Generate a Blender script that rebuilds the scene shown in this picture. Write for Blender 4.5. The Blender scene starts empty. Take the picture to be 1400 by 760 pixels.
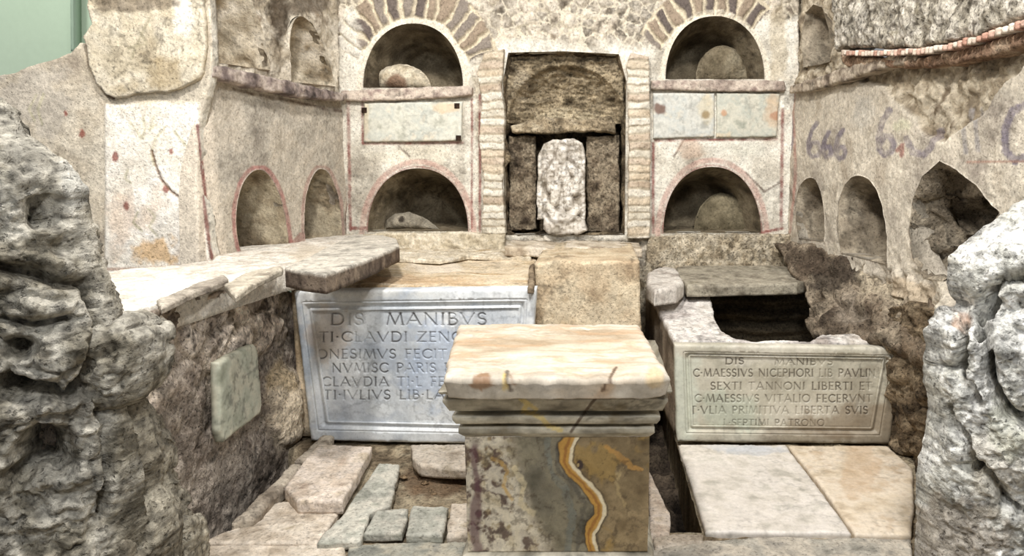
import bpy, bmesh, math, random
import numpy as np
from mathutils.geometry import delaunay_2d_cdt
from mathutils import Vector
random.seed(7)
SC = bpy.context.scene
COL = SC.collection
# ------------------------------------------------------------------ survey of the place
F, CX, CY, H = 1000.0, 815.0, 380.0, 1.2
PT = math.atan(.155); CP, SP = math.cos(PT), math.sin(PT)

def sight(x, y):
    u = (x-CX)/F; v = (CY-y)/F
    return np.array([u, CP+v*SP, -SP+v*CP])
EYE = np.array([0, 0, H])
def PZ(x, y, z): a = sight(x, y); return EYE + a*((z-H)/a[2])
def PY(x, y, Y): a = sight(x, y); return EYE + a*(Y/a[1])
def proj(P):
    Q = P-EYE; f = Q[:, 1]*CP - Q[:, 2]*SP; v = Q[:, 1]*SP + Q[:, 2]*CP
    f = np.maximum(f, 1e-3)
    return np.stack([CX+F*Q[:, 0]/f, CY-F*v/f], 1)

class Frame:
    def __init__(s, o, u, v, n=None):
        s.o = np.array(o, float); s.u = np.array(u, float); s.u /= np.linalg.norm(s.u)
        s.v = np.array(v, float); s.v -= s.u*(s.v@s.u); s.v /= np.linalg.norm(s.v)
        s.n = np.cross(s.u, s.v) if n is None else np.array(n, float)
    def px(s, pts):
        out = []
        for x, y in pts:
            a = sight(x, y); t = ((s.o-EYE)@s.n)/(a@s.n); p = EYE+a*t-s.o
            out.append((p@s.u, p@s.v))
        return np.array(out)
    def w(s, ab, h=None):
        P = s.o + ab[:, :1]*s.u + ab[:, 1:2]*s.v
        if h is not None: P = P + h[:, None]*s.n
        return P
def flat(z): return Frame((0, 0, z), (1, 0, 0), (0, 1, 0))
def upright(Y, x0=0.): return Frame((x0, Y, 0), (1, 0, 0), (0, 0, 1))          # faces -Y

# ------------------------------------------------------------------ noise
def _h(ix, iy, iz, seed):
    n = (ix*374761393 + iy*668265263 + iz*2147483647 + seed*1274126177) & 0xFFFFFFFF
    n = ((n ^ (n >> 13))*1274126177) & 0xFFFFFFFF
    n = ((n ^ (n >> 16))*2246822519) & 0xFFFFFFFF
    return ((n ^ (n >> 15)) & 0xFFFFFF)/float(0xFFFFFF)
def vn(P, seed=0):
    I = np.floor(P).astype(np.int64); f = P-I; f = f*f*f*(f*(f*6-15)+10)
    r = 0
    for dx in (0, 1):
        wx = f[:, 0] if dx else 1-f[:, 0]
        for dy in (0, 1):
            wy = f[:, 1] if dy else 1-f[:, 1]
            for dz in (0, 1):
                wz = f[:, 2] if dz else 1-f[:, 2]
                r = r + wx*wy*wz*_h(I[:, 0]+dx, I[:, 1]+dy, I[:, 2]+dz, seed)
    return r*2-1
ROT = np.array([[.8, .36, -.48], [-.48, .864, -.152], [.36, .352, .864]])
def fbm(P, sc=1., o=4, seed=0, ridge=False, gain=.5):
    Q = P*sc; a = 1.; r = 0; t = 0
    for i in range(o):
        n = vn(Q+17.3*i, seed+i)
        if ridge: n = 1-2*np.abs(n)
        r = r+a*n; t += a; a *= gain; Q = (Q@ROT.T)*2.03
    return r/t
def worley(P, sc=1., seed=0):
    Q = P*sc; I = np.floor(Q).astype(np.int64)
    f1 = np.full(len(Q), 9.); f2 = f1.copy(); idv = np.zeros(len(Q))
    for dx in (-1, 0, 1):
        for dy in (-1, 0, 1):
            for dz in (-1, 0, 1):
                jx, jy, jz = I[:, 0]+dx, I[:, 1]+dy, I[:, 2]+dz
                cx = jx+_h(jx, jy, jz, seed); cy = jy+_h(jx, jy, jz, seed+1); cz = jz+_h(jx, jy, jz, seed+2)
                d = np.sqrt((Q[:, 0]-cx)**2+(Q[:, 1]-cy)**2+(Q[:, 2]-cz)**2)
                m = d < f1
                f2 = np.where(m, f1, np.minimum(f2, d)); idv = np.where(m, _h(jx, jy, jz, seed+5), idv); f1 = np.where(m, d, f1)
    return f1, f2, idv
def ss(a, b, x):
    t = np.clip((x-a)/(b-a), 0, 1); return t*t*(3-2*t)

# ------------------------------------------------------------------ 2d helpers
def inside(pts, poly):
    x, y = pts[:, 0], pts[:, 1]; r = np.zeros(len(pts), bool); n = len(poly)
    for i in range(n):
        x0, y0 = poly[i]; x1, y1 = poly[(i+1) % n]
        if y0 == y1: continue
        c = ((y0 > y) != (y1 > y)) & (x < (x1-x0)*(y-y0)/(y1-y0)+x0)
        r ^= c
    return r
def dseg(pts, a, b):
    a = np.array(a, float); b = np.array(b, float); d = b-a; L = d@d
    t = np.clip(((pts-a)@d)/(L if L > 0 else 1), 0, 1)
    return np.hypot(*(pts-(a+t[:, None]*d)).T)
def dpoly(pts, poly, closed=True):
    r = np.full(len(pts), 1e9); n = len(poly)
    for i in range(n if closed else n-1):
        r = np.minimum(r, dseg(pts, poly[i], poly[(i+1) % n]))
    return r
def resample(poly, step, jag=0., seed=0, closed=True):
    out = []; n = len(poly)
    for i in range(n if closed else n-1):
        a = np.array(poly[i]); b = np.array(poly[(i+1) % n]); L = np.linalg.norm(b-a); k = max(1, int(round(L/step)))
        for j in range(k): out.append(a+(b-a)*j/k)
    if not closed: out.append(np.array(poly[-1]))
    out = np.array(out)
    if jag:
        P = np.concatenate([out, np.zeros((len(out), 1))], 1)
        out = out + jag*np.stack([fbm(P, 14, 4, seed, gain=.6), fbm(P, 14, 4, seed+50, gain=.6)], 1)
    return out
def arch(x0, x1, ytop, ybase, n=28, k=1.0):
    """pixel outline of an arch, base edge last"""
    c = (x0+x1)/2; r = (x1-x0)/2; h = ybase-ytop
    return [(c-r*math.copysign(abs(math.cos(math.pi*i/n))**k, math.cos(math.pi*i/n)), ybase-h*math.sin(math.pi*i/n)**k) for i in range(n+1)]

# ------------------------------------------------------------------ colour
def lin(c): c = np.array(c, float)/255; return np.where(c <= .04045, c/12.92, ((c+.055)/1.055)**2.4)
def base(P, cols, sc=6, seed=0, o=4, grime=.5):
    """blend list of colours by noise"""
    n = fbm(P, sc, o, seed, gain=.6)*.9+.5; n = np.clip(n, 0, .9999)*(len(cols)-1)
    i = n.astype(int); f = (n-i)[:, None]; L = np.array([lin(c) for c in cols])
    g = fbm(P, 26, 4, seed+61, ridge=True, gain=.6); m = ss(.2, .6, fbm(P, 4, 3, seed+62)+.35)
    return (L[i]*(1-f)+L[i+1]*f)*(1-grime*ss(.38, .75, g)*m)[:, None]
def blend(c, col, a): return c*(1-a[:, None])+lin(col)*a[:, None]
def stroke(c, q, pts, w, col, amt=1., seed=3, worn=.5):
    q2 = q
    d = dpoly(q2, pts, False)
    n = fbm(np.concatenate([q, np.zeros((len(q), 1))], 1), .12, 3, seed)
    a = amt*(1-ss(w*.5, w*.5+1.6, d))*np.clip(1-worn*(n+.3), 0, 1)
    return blend(c, col, a)
def spot(c, q, x, y, rx, ry, col, amt=1., seed=5, rag=.5):
    n = 1.3*fbm(np.concatenate([q, np.zeros((len(q), 1))], 1), .05, 4, seed, gain=.65)
    d = np.hypot((q[:, 0]-x)/rx, (q[:, 1]-y)/ry)+rag*n
    return blend(c, col, amt*(1-ss(.6, 1.1, d)))

# ------------------------------------------------------------------ materials
MATS = {}
def material(kind):
    if kind in MATS: return MATS[kind]
    spec = dict(  # speckle lo, hi, fine scale, pit amount, bump strength, bump distance, roughness
        rock=(.45, 1.6, 40, .5, 1.0, .03, .95), rubble=(.42, 1.5, 60, .6, 1.0, .022, .95),
        plaster=(.66, 1.26, 70, .4, .9, .009, .9), marble=(.86, 1.12, 60, .14, .35, .002, .55),
        onyx=(.85, 1.15, 90, .15, .3, .002, .4), soil=(.5, 1.4, 70, .5, 1.0, .018, .95),
        travertine=(.68, 1.25, 60, .4, .9, .008, .8), paint=(.97, 1.03, 20, 0, .1, .002, .8))[kind]
    lo, hi, fs, pit, bs, bd, ro = spec
    m = bpy.data.materials.new(kind); m.use_nodes = True; nt = m.node_tree; N = nt.nodes; L = nt.links
    b = N['Principled BSDF']; b.inputs['Roughness'].default_value = ro
    if 'Specular IOR Level' in b.inputs: b.inputs['Specular IOR Level'].default_value = .5 if kind in ('onyx', 'marble') else .15
    at = N.new('ShaderNodeAttribute'); at.attribute_name = 'Col'
    tc = N.new('ShaderNodeTexCoord')
    def noise(sc, det, rough=.6):
        n = N.new('ShaderNodeTexNoise'); n.inputs['Scale'].default_value = sc; n.inputs['Detail'].default_value = det
        n.inputs['Roughness'].default_value = rough; L.new(tc.outputs['Object'], n.inputs['Vector']); return n.outputs['Fac']
    def mp(src, a, b_, c, d):
        n = N.new('ShaderNodeMapRange'); n.inputs['From Min'].default_value = a; n.inputs['From Max'].default_value = b_
        n.inputs['To Min'].default_value = c; n.inputs['To Max'].default_value = d; L.new(src, n.inputs['Value']); return n.outputs[0]
    def mul(a, b_, op='MULTIPLY'):
        n = N.new('ShaderNodeMath'); n.operation = op
        for k, v in ((0, a), (1, b_)):
            if isinstance(v, (int, float)): n.inputs[k].default_value = v
            else: L.new(v, n.inputs[k])
        return n.outputs[0]
    n1 = noise(fs, 8, .7); n2 = noise(fs*.22, 6, .6); n3 = noise(fs*1.7, 3, .5)
    v1 = mp(n1, .3, .7, lo, hi); v2 = mp(n2, .3, .7, 1-(1-lo)*.5, 1+(hi-1)*.5)
    pits = mp(n3, .3, .42, 1-pit, 1.0)
    val = mul(mul(v1, v2), pits)
    vm = N.new('ShaderNodeVectorMath'); vm.operation = 'SCALE'
    L.new(at.outputs['Color'], vm.inputs[0]); L.new(val, vm.inputs['Scale']); L.new(vm.outputs[0], b.inputs['Base Color'])
    hgt = mul(mul(mul(n1, .5), mul(n2, 1.2), 'ADD'), mul(pits, .35), 'ADD')
    bp = N.new('ShaderNodeBump'); bp.inputs['Strength'].default_value = bs; bp.inputs['Distance'].default_value = bd
    L.new(hgt, bp.inputs['Height']); L.new(bp.outputs[0], b.inputs['Normal'])
    MATS[kind] = m; return m

# ------------------------------------------------------------------ objects
WORLD = {}
def link(o, loc, parent):
    COL.objects.link(o); WORLD[o] = np.array(loc, float)
    if parent is None: o.location = loc
    else: o.parent = parent; o.location = tuple(np.array(loc)-WORLD[parent])
def meta(o, label=None, cat=None, group=None, kind=None):
    for k, v in (('label', label), ('category', cat), ('group', group), ('kind', kind)):
        if v: o[k] = v
    return o
def thing(name, loc, label, cat, group=None):
    o = bpy.data.objects.new(name, None); o.empty_display_size = .1; link(o, loc, None); return meta(o, label, cat, group)
def mk(name, V, faces, C, mat, parent=None, smooth=True):
    V = np.asarray(V, float)
    org = np.array([(V[:, 0].min()+V[:, 0].max())/2, (V[:, 1].min()+V[:, 1].max())/2, V[:, 2].min()])
    me = bpy.data.meshes.new(name); me.from_pydata((V-org).tolist(), [], faces if isinstance(faces, list) else faces.tolist()); me.update()
    ca = me.color_attributes.new('Col', 'FLOAT_COLOR', 'POINT')
    A = np.ones((len(V), 4)); A[:, :3] = np.clip(C, 0, 1); ca.data.foreach_set('color', A.ravel().astype(np.float32))
    if smooth: me.polygons.foreach_set('use_smooth', [True]*len(me.polygons))
    me.materials.append(material(mat)); o = bpy.data.objects.new(name, me); link(o, org, parent); return o

def plate(name, fr, poly, mat, colf, thick=.05, res=.01, bevel=0., bulge=None, disp=None, vec=0., vsc=8, jag=0., holes=(), parent=None, seed=0, sidecol=None, rows=None, back=True, taper=0.):
    """a stone / wall slab: polygon in the frame, finely triangulated face with relief, rough edges and thickness"""
    poly = resample(poly, res*1.2, jag, seed); hs = [resample(h, res*1.2, 0, seed) for h in holes]
    A0 = np.roll(poly, -1, 0); area = np.sum(poly[:, 0]*A0[:, 1]-A0[:, 0]*poly[:, 1])
    if area < 0: poly = poly[::-1].copy()
    mn, mx = poly.min(0), poly.max(0)
    gx = np.arange(mn[0], mx[0], res); gy = np.arange(mn[1], mx[1], res*.9)
    G = np.stack(np.meshgrid(gx, gy), 2); G[1::2, :, 0] += res*.5; G = G.reshape(-1, 2)
    G = G + np.random.RandomState(seed).uniform(-.18, .18, G.shape)*res
    dg = dpoly(G, poly); k = inside(G, poly) & (dg > res*.55)
    for h in hs: k &= ~inside(G, h); k &= dpoly(G, h) > res*.5
    G = G[k]
    rings = [poly]+hs; pts = [p for r in rings for p in r]; edges = []; o = 0
    for r in rings:
        n = len(r); edges += [(o+i, o+(i+1) % n) for i in range(n)]; o += n
    nb = o; allp = np.array(pts+list(G)) if len(G) else np.array(pts)
    r = delaunay_2d_cdt([Vector(p) for p in allp], edges, [], 0, 1e-7)
    V2 = np.array([tuple(v) for v in r[0]]); T = np.array([t for t in r[2] if len(t) == 3]); orig = r[3]
    cen = V2[T].mean(1); k = inside(cen, poly)
    for h in hs: k &= ~inside(cen, h)
    T = T[k]
    a, b, c = V2[T[:, 0]], V2[T[:, 1]], V2[T[:, 2]]
    cr = (b[:, 0]-a[:, 0])*(c[:, 1]-a[:, 1])-(b[:, 1]-a[:, 1])*(c[:, 0]-a[:, 0])
    T[cr < 0] = T[cr < 0][:, ::-1]
    T = T[np.abs(cr) > 1e-12]
    mp = {}
    for i, og in enumerate(orig):
        for j in og: mp[j] = i
    d = dpoly(V2, poly)
    hgt = np.zeros(len(V2))
    if bevel:
        bl = bevel if bulge is None else bulge
        t = np.clip(1-d/bevel, 0, 1); hgt -= bl*(1-np.sqrt(np.maximum(0, 1-t*t)))
    P0 = fr.w(V2)
    C = colf(P0, V2)
    if disp is not None: hgt = hgt+disp(P0, V2)
    V = fr.w(V2, hgt); faces = T.tolist(); Vs = [V]; Cs = [C]; base_i = len(V2)
    ro = 0
    cen2 = poly.mean(0)
    for ri, rg in enumerate(rings):
        n = len(rg); ids = np.array([mp[ro+i] for i in range(n)]); ro += n
        nr = rows or max(1, int(thick/(res*2))); prev = ids
        if ri > 0: rr = [thick]; nr = 1
        for s in range(1, nr+1):
            dd = thick*s/nr; top = hgt[ids]
            q = rg if (ri > 0 or not taper) else rg+(rg-cen2)*taper*s/nr
            Q = fr.w(q, np.minimum(top, top)*(1-s/nr)-dd)
            Vs.append(Q); cc = colf(Q, q) if sidecol is None else sidecol(Q); Cs.append(cc)
            cur = np.arange(base_i, base_i+n); base_i += n
            for i in range(n):
                j = (i+1) % n
                if ri == 0: faces.append([int(prev[i]), int(cur[i]), int(cur[j]), int(prev[j])])
                else: faces.append([int(prev[i]), int(prev[j]), int(cur[j]), int(cur[i])])
            prev = cur
        if ri == 0 and back: faces.append([int(x) for x in prev[::-1]])
    V = np.concatenate(Vs); C = np.concatenate(Cs)
    if vec:
        V = V+vec*np.stack([fbm(V, vsc, 4, seed+11, gain=.55), fbm(V, vsc, 4, seed+23, gain=.55), fbm(V, vsc, 4, seed+37, gain=.55)], 1)
    return mk(name, V, faces, C, mat, parent)

def niche(name, fr, ring, depth, colf, mat='plaster', parent=None, seed=0, shrink=.12, rough=.012, dome=.3, skew=0., nd=14, nc=12, floor_flat=True):
    """hollow behind an opening: jambs and vault run back and close in a curved rear wall"""
    ring = resample(ring, .012); A0 = np.roll(ring, -1, 0)
    if np.sum(ring[:, 0]*A0[:, 1]-A0[:, 0]*ring[:, 1]) < 0: ring = ring[::-1].copy()
    c = np.array([(ring[:, 0].min()+ring[:, 0].max())/2, ring[:, 1].min()]); n = len(ring)
    Vs = []
    cc = np.array([c[0], c[1]+(ring[:, 1].max()-c[1])*.45])
    for i in range(nd+1):
        t = i/nd; s = 1-shrink*t; r = c+(ring-c)*s; r = r+np.array([skew*t, 0])
        Vs.append(fr.w(r, np.full(n, -depth*(1-dome)*t)))
    last = r; cc = cc+np.array([skew, 0])
    for i in range(1, nc+1):
        t = i/nc; s = math.cos(t*math.pi/2)**.45 if t < 1 else 0.; s = (1-t**1.6)
        r = cc+(last-cc)*s
        if i == nc: r = cc+(last-cc)*.01
        Vs.append(fr.w(r, np.full(n, -depth*(1-dome)-depth*dome*math.sin(min(1, t*1.35)*math.pi/2))))
    V = np.concatenate(Vs); R = nd+nc+1; faces = []
    for i in range(R-1):
        for j in range(n):
            k = (j+1) % n; faces.append([i*n+j, i*n+k, (i+1)*n+k, (i+1)*n+j])
    faces.append([(R-1)*n+j for j in range(n)][::1])
    amp = np.repeat(np.minimum(1, np.arange(R)/2.), n)[:, None]
    D = rough*np.stack([fbm(V, 9, 4, seed+1), fbm(V, 9, 4, seed+2), fbm(V, 9, 4, seed+3)], 1)
    V2 = V+D*amp
    return mk(name, V2, faces, colf(V), mat, parent)

def cf(cols, sc=6, seed=0):
    return lambda P, ab=None: base(P, cols, sc, seed)
def wall_rough(amp, sc=10, seed=0):
    return lambda P, ab: amp*(fbm(P, sc, 5, seed, gain=.55))

# palettes ---------------------------------------------------------
CREAM = [(168, 160, 146), (208, 201, 186), (230, 225, 212), (217, 208, 192)]
GREYPL = [(128, 120, 110), (168, 160, 148), (186, 178, 166), (200, 190, 172)]
WHITEPL = [(190, 178, 158), (226, 216, 200), (244, 238, 226), (232, 220, 202)]
RUB = [(92, 84, 72), (140, 130, 114), (186, 176, 156), (118, 108, 94)]
DARKROCK = [(62, 54, 46), (104, 92, 80), (142, 130, 114), (84, 74, 64)]
WHITEROCK = [(176, 172, 160), (220, 218, 208), (244, 242, 236), (228, 224, 214)]
GREYROCK = [(88, 82, 70), (152, 145, 129), (204, 198, 184), (122, 115, 101)]
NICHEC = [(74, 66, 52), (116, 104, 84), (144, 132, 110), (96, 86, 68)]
REDL = (128, 68, 62)

# =================================================================== SHELL
# ---- back wall ---------------------------------------------------
YB = 4.4
FB = upright(YB)
def q3(q): return np.concatenate([q, np.zeros((len(q), 1))], 1)
VOUS = [(565, 120, 78, 122, 24, 152), (977, 108, 76, 114, 52, 150)]    # centre, radii of stone ring above the two top niches
def vmask(q):
    m = np.zeros(len(q)); mort = np.ones(len(q)); idv = np.zeros(len(q))
    for (cx, cy, r0, r1, a0, a1) in VOUS:
        dx = q[:, 0]-cx; dy = cy-q[:, 1]; n = fbm(q3(q), .05, 3, 77)
        r = np.hypot(dx, dy*(.82 if cx < 800 else .86))+7*n; ang = np.degrees(np.arctan2(dy, dx))+3.5*n
        k = (r > r0) & (r < r1+8*n) & (ang > a0) & (ang < a1)
        u = (ang % 9)/9; e = np.minimum(u, 1-u)*9*r*math.pi/180
        rr = np.minimum(r-r0, r1-r)
        s = ss(1.2, 3.2, np.minimum(e, rr))*k
        m = np.maximum(m, s); idv = np.where(k, _h(np.floor(ang/9).astype(np.int64), np.zeros(len(q), np.int64), np.zeros(len(q), np.int64), int(cx)), idv)
        mort = np.where(k, 0, mort)
    return m, 1-mort, idv
def rubble_zone(q):
    """how much of the render has fallen and shows rubble masonry"""
    n = fbm(q3(q), .03, 4, 5)
    z = ss(34, 12, q[:, 1]+22*n)*ss(520, 560, q[:, 0]+q[:, 1]*.3)*.0
    top = ss(70, 50, q[:, 1]+14*n)*ss(636, 650, q[:, 0])*ss(905, 880, q[:, 0])
    top2 = ss(34, 14, q[:, 1]+16*n)
    side = ss(636, 648, q[:, 0]+8*n)*ss(672, 660, q[:, 0])*ss(300, 120, q[:, 1])*.7
    low = ss(322, 330, q[:, 1]+5*n)
    return np.clip(np.maximum(np.maximum(top, top2), np.maximum(side, low)), 0, 1)
def c_back(P, ab=None):
    q = proj(P); c = base(P, CREAM, 5, 2, grime=.3)
    rz = rubble_zone(q)[:, None]; rb = base(P, [(110, 100, 88), (168, 158, 142), (206, 196, 180), (150, 138, 122)], 16, 8)
    f1, f2, idv = worley(P*np.array([1, .2, 1]), 15, 4)
    rb = rb*(.75+.5*idv[:, None]); rb = np.where((f2-f1 < .09)[:, None], lin((206, 196, 176)), rb)
    c = c*(1-rz)+rb*rz
    m, ring, idv = vmask(q)
    st = np.array([lin((104, 94, 88)), lin((136, 126, 116)), lin((150, 134, 116))])[(idv*2.99).astype(int)]
    c = np.where((ring > 0)[:, None], c*.0+lin((204, 192, 168)), c); c = c*(1-m[:, None])+st*m[:, None]
    # whitish pilaster strip on the left, worn paint and stains
    c = spot(c, q, 480, 65, 16, 80, (226, 220, 206), .8, 3)
    c = spot(c, q, 644, 225, 12, 90, (228, 222, 208), .8, 4)
    c = spot(c, q, 1065, 60, 14, 60, (186, 172, 146), .6, 4)
    c = spot(c, q, 570, 212, 70, 14, (216, 208, 188), .5, 6)
    for (x0, x1, yt, yb, sd) in ((503, 640, 230, 316, 1), (907, 1040, 228, 318, 2)):
        a = arch(x0-8, x1+8, yt-9, yb+3, 30)
        c = stroke(c, q, a, 6, (188, 150, 138), .7, sd, .5)
        a = arch(x0-1, x1+1, yt-2, yb, 30); c = stroke(c, q, a, 1.5, REDL, .7, sd+4, .4)
    for (x0, x1, yt, yb, sd) in ((497, 633, 32, 118, 1), (910, 1045, 22, 108, 2)):
        a = arch(x0-5, x1+5, yt-5, yb+3, 30)
        c = stroke(c, q, a, 6, (224, 214, 194), .9, sd, .3)
    for pts, w in (([(476, 128), (479, 314)], 3), ([(482, 312), (500, 312)], 3), ([(656, 130), (656, 316)], 2), ([(498, 196), (632, 195)], 2.4), ([(496, 138), (496, 196)], 2),
                   ([(896, 192), (1062, 190)], 2.2), ([(1070, 150), (1068, 312)], 3), ([(893, 196), (893, 318)], 2.5), ([(1040, 318), (1070, 312)], 2.5), ([(645, 135), (645, 312)], 1.2)):
        c = stroke(c, q, pts, w, REDL, .85, 9, .7)
    for pts in ([(936, 190), (925, 208), (921, 214)], [(1020, 236), (1045, 262), (1066, 250)], [(545, 200), (560, 214)]):
        c = stroke(c, q, pts, 1, (84, 62, 52), .8, 9, .3)
    c = spot(c, q, 945, 205, 22, 14, (186, 160, 140), .6, 12)
    c = spot(c, q, 1020, 205, 34, 10, (206, 204, 190), .5, 13)
    return c
def d_back(P, ab):
    q = proj(P); n = fbm(P, 7, 4, 3)*.010+fbm(P, 30, 3, 9)*.003
    rz = rubble_zone(q); f1, f2, idv = worley(P*np.array([1, .2, 1]), 15, 4)
    n = n+rz*(-.018+.03*np.minimum(f2-f1, .4)+.016*idv+.012*fbm(P, 40, 3, 2))
    m, ring, idv = vmask(q); n = np.where(ring > 0, fbm(P, 30, 3, 9)*.004-.012+m*(.016+.008*idv), n)
    return n
ob = lambda pts: FB.px(pts)
A_UL = arch(497, 633, 32, 120, 30, .93); A_LL = arch(503, 640, 230, 316, 30, .93)
A_UR = arch(910, 1045, 22, 108, 30, .93); A_LR = arch(907, 1040, 228, 318, 30, .93)
AED_T = [(690, 176), (688, 110), (695, 72), (770, 70), (846, 74), (856, 110), (855, 176)]
AED = [(690, 321), (688, 110), (695, 72), (770, 70), (846, 74), (856, 110), (854, 321)]
wall_back = plate('wall_back', FB, ob([(466, 372), (1092, 372), (1092, -70), (462, -70)]), 'plaster', c_back, thick=.09, res=.0085,
                  disp=d_back, holes=[ob(A_UL), ob(A_LL), ob(A_UR), ob(A_LR), ob(AED)], back=False)
meta(wall_back, kind='structure')
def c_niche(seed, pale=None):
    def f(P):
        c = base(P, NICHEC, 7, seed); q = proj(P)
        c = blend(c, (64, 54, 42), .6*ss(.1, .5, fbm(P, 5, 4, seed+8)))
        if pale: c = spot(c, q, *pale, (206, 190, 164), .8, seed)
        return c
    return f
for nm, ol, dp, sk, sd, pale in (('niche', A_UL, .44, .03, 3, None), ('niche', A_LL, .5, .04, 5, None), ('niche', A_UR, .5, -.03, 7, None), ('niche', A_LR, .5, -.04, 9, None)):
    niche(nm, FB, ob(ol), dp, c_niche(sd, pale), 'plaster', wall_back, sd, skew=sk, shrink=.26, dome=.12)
# recess of the aedicula
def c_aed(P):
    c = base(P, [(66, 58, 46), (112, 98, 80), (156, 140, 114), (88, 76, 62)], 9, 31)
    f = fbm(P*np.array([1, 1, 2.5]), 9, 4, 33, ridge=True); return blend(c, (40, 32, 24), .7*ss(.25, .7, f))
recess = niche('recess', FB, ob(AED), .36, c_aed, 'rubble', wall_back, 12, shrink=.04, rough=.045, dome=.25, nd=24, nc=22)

# ---- left wall: lower and upper tier ------------------------------
CLB = PY(475, 300, YB); CLB = np.array([CLB[0], YB, 0])
CLF = np.array([-1.77, 3.30, 0])
ul = (CLB-CLF)/np.linalg.norm(CLB-CLF)
FL = Frame(CLF, ul, (0, 0, 1))
if FL.n[0] < 0: raise Exception('n')
def smooth(pts, n=6):
    P = np.array(pts, float); out = [tuple(P[0])]
    for i in range(len(P)-1):
        p0 = P[max(i-1, 0)]; p1 = P[i]; p2 = P[i+1]; p3 = P[min(i+2, len(P)-1)]
        for k in range(1, n+1):
            t = k/n; out.append(tuple(.5*((2*p1)+(-p0+p2)*t+(2*p0-5*p1+4*p2-p3)*t*t+(-p0+3*p1-3*p2+p3)*t**3)))
    return out
L1 = smooth([(336, 358), (327, 335), (323, 300), (327, 266), (337, 243), (351, 232), (366, 238), (380, 262), (390, 300), (396, 346)])
L2 = smooth([(417, 332), (416, 300), (420, 262), (428, 240), (438, 231), (450, 238), (460, 262), (466, 294), (468, 324)])
LU1 = smooth([(300, 86), (292, 55), (287, 15), (290, -25), (304, -50), (324, -40), (343, 0), (360, 45), (370, 96)])
LU2 = smooth([(399, 112), (396, 65), (400, 34), (411, 22), (428, 36), (446, 72), (459, 118)])
def c_left(P, ab=None):
    q = proj(P); c = base(P, [(150, 142, 130), (184, 176, 162), (196, 186, 170), (176, 166, 150)], 6, 22, grime=.25)
    c = blend(c, (208, 200, 184), .6*ss(.0, .5, fbm(P, 3, 3, 5)))
    up = ss(112, 96, q[:, 1]-(q[:, 0]-290)*.243)
    cu = base(P, [(108, 96, 80), (176, 164, 144), (214, 204, 186), (140, 126, 108)], 9, 24); c = c*(1-up[:, None])+cu*up[:, None]
    # pale reveal to the left of the plaster
    c = blend(c, (226, 214, 196), .8*ss(298, 288, q[:, 0]+(q[:, 1]-180)*-.09))
    c = stroke(c, q, [(272, 172), (276, 230), (284, 300), (294, 356)], 3, (120, 62, 56), .9, 1, .3)
    c = stroke(c, q, [(292, 352), (330, 350)], 4, (156, 110, 104), .8, 1, .3)
    c = stroke(c, q, [(394, 330), (402, 334), (412, 322)], 8, (160, 112, 104), .6, 1, .4)
    c = stroke(c, q, [(p[0]-3+6*(p[0] > 350), p[1]-3) for p in L1[1:]], 4, (164, 112, 106), .8, 2, .4)
    c = stroke(c, q, [(p[0]-2+4*(p[0] > 440), p[1]-3) for p in L2[0:]], 3, (172, 138, 128), .7, 2, .4)
    c = stroke(c, q, [(320, 122), (352, 130), (400, 138), (440, 148), (470, 152)], 2.5, (96, 78, 66), .8, 6, .8)
    c = stroke(c, q, [(473, 140), (476, 312)], 3, REDL, .8, 6, .4)
    c = spot(c, q, 385, 20, 14, 44, (70, 58, 44), .9, 9); c = spot(c, q, 468, 60, 12, 60, (222, 212, 194), .8, 9); c = spot(c, q, 420, 6, 40, 14, (92, 80, 66), .8, 3)
    return c
def d_left(P, ab):
    q = proj(P); up = ss(110, 96, q[:, 1]-(q[:, 0]-290)*.243)
    f1, f2, i = worley(P, 16, 4)
    return .008*fbm(P, 8, 4, 6)+up*(.035*fbm(P, 9, 4, 8)-.012)+.002*fbm(P, 60, 2, 5)
wall_left = plate('wall_left', FL, FL.px([(272, 372), (292, 372), (474, 350), (474, 130), (470, -70), (260, -110), (266, 40), (268, 180)]), 'plaster', c_left, thick=.1, res=.0085,
                  disp=d_left, holes=[FL.px(h) for h in (L1, L2, LU1, LU2)], back=False)
meta(wall_left, kind='structure')
for ol, dp, sd in ((L1, .4, 41), (L2, .36, 43), (LU1, .36, 45), (LU2, .3, 47)):
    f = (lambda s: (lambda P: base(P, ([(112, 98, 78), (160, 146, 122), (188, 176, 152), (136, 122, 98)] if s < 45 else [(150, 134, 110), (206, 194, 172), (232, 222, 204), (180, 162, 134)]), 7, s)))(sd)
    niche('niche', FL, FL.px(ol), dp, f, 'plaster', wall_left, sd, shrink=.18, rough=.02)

# ---- right wall ----------------------------------------------------
CRB = PY(1078, 300, YB); CRB = np.array([CRB[0], YB, 0])
q_ = PZ(1215, 362, .76); CRF = np.array([q_[0], q_[1], 0]); ur = (CRF-CRB)/np.linalg.norm(CRF-CRB)
FR = Frame(CRB, ur, (0, 0, 1))
R1 = smooth([(1092, 326), (1088, 300), (1090, 264), (1098, 248), (1109, 243), (1119, 252), (1125, 278), (1127, 306), (1127, 330)])
R2 = smooth([(1150, 346), (1146, 310), (1148, 272), (1158, 249), (1173, 240), (1190, 247), (1203, 272), (1212, 312), (1214, 362)])
R3 = [(1262, 380), (1248, 352), (1243, 310), (1248, 272), (1262, 240), (1286, 220), (1308, 232), (1336, 254), (1352, 276), (1367, 290), (1345, 330), (1312, 366), (1290, 384)]
RU = [(1098, 92), (1096, 50), (1101, 18), (1112, 6), (1124, 10), (1133, 40), (1135, 84), (1122, 88)]
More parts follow.
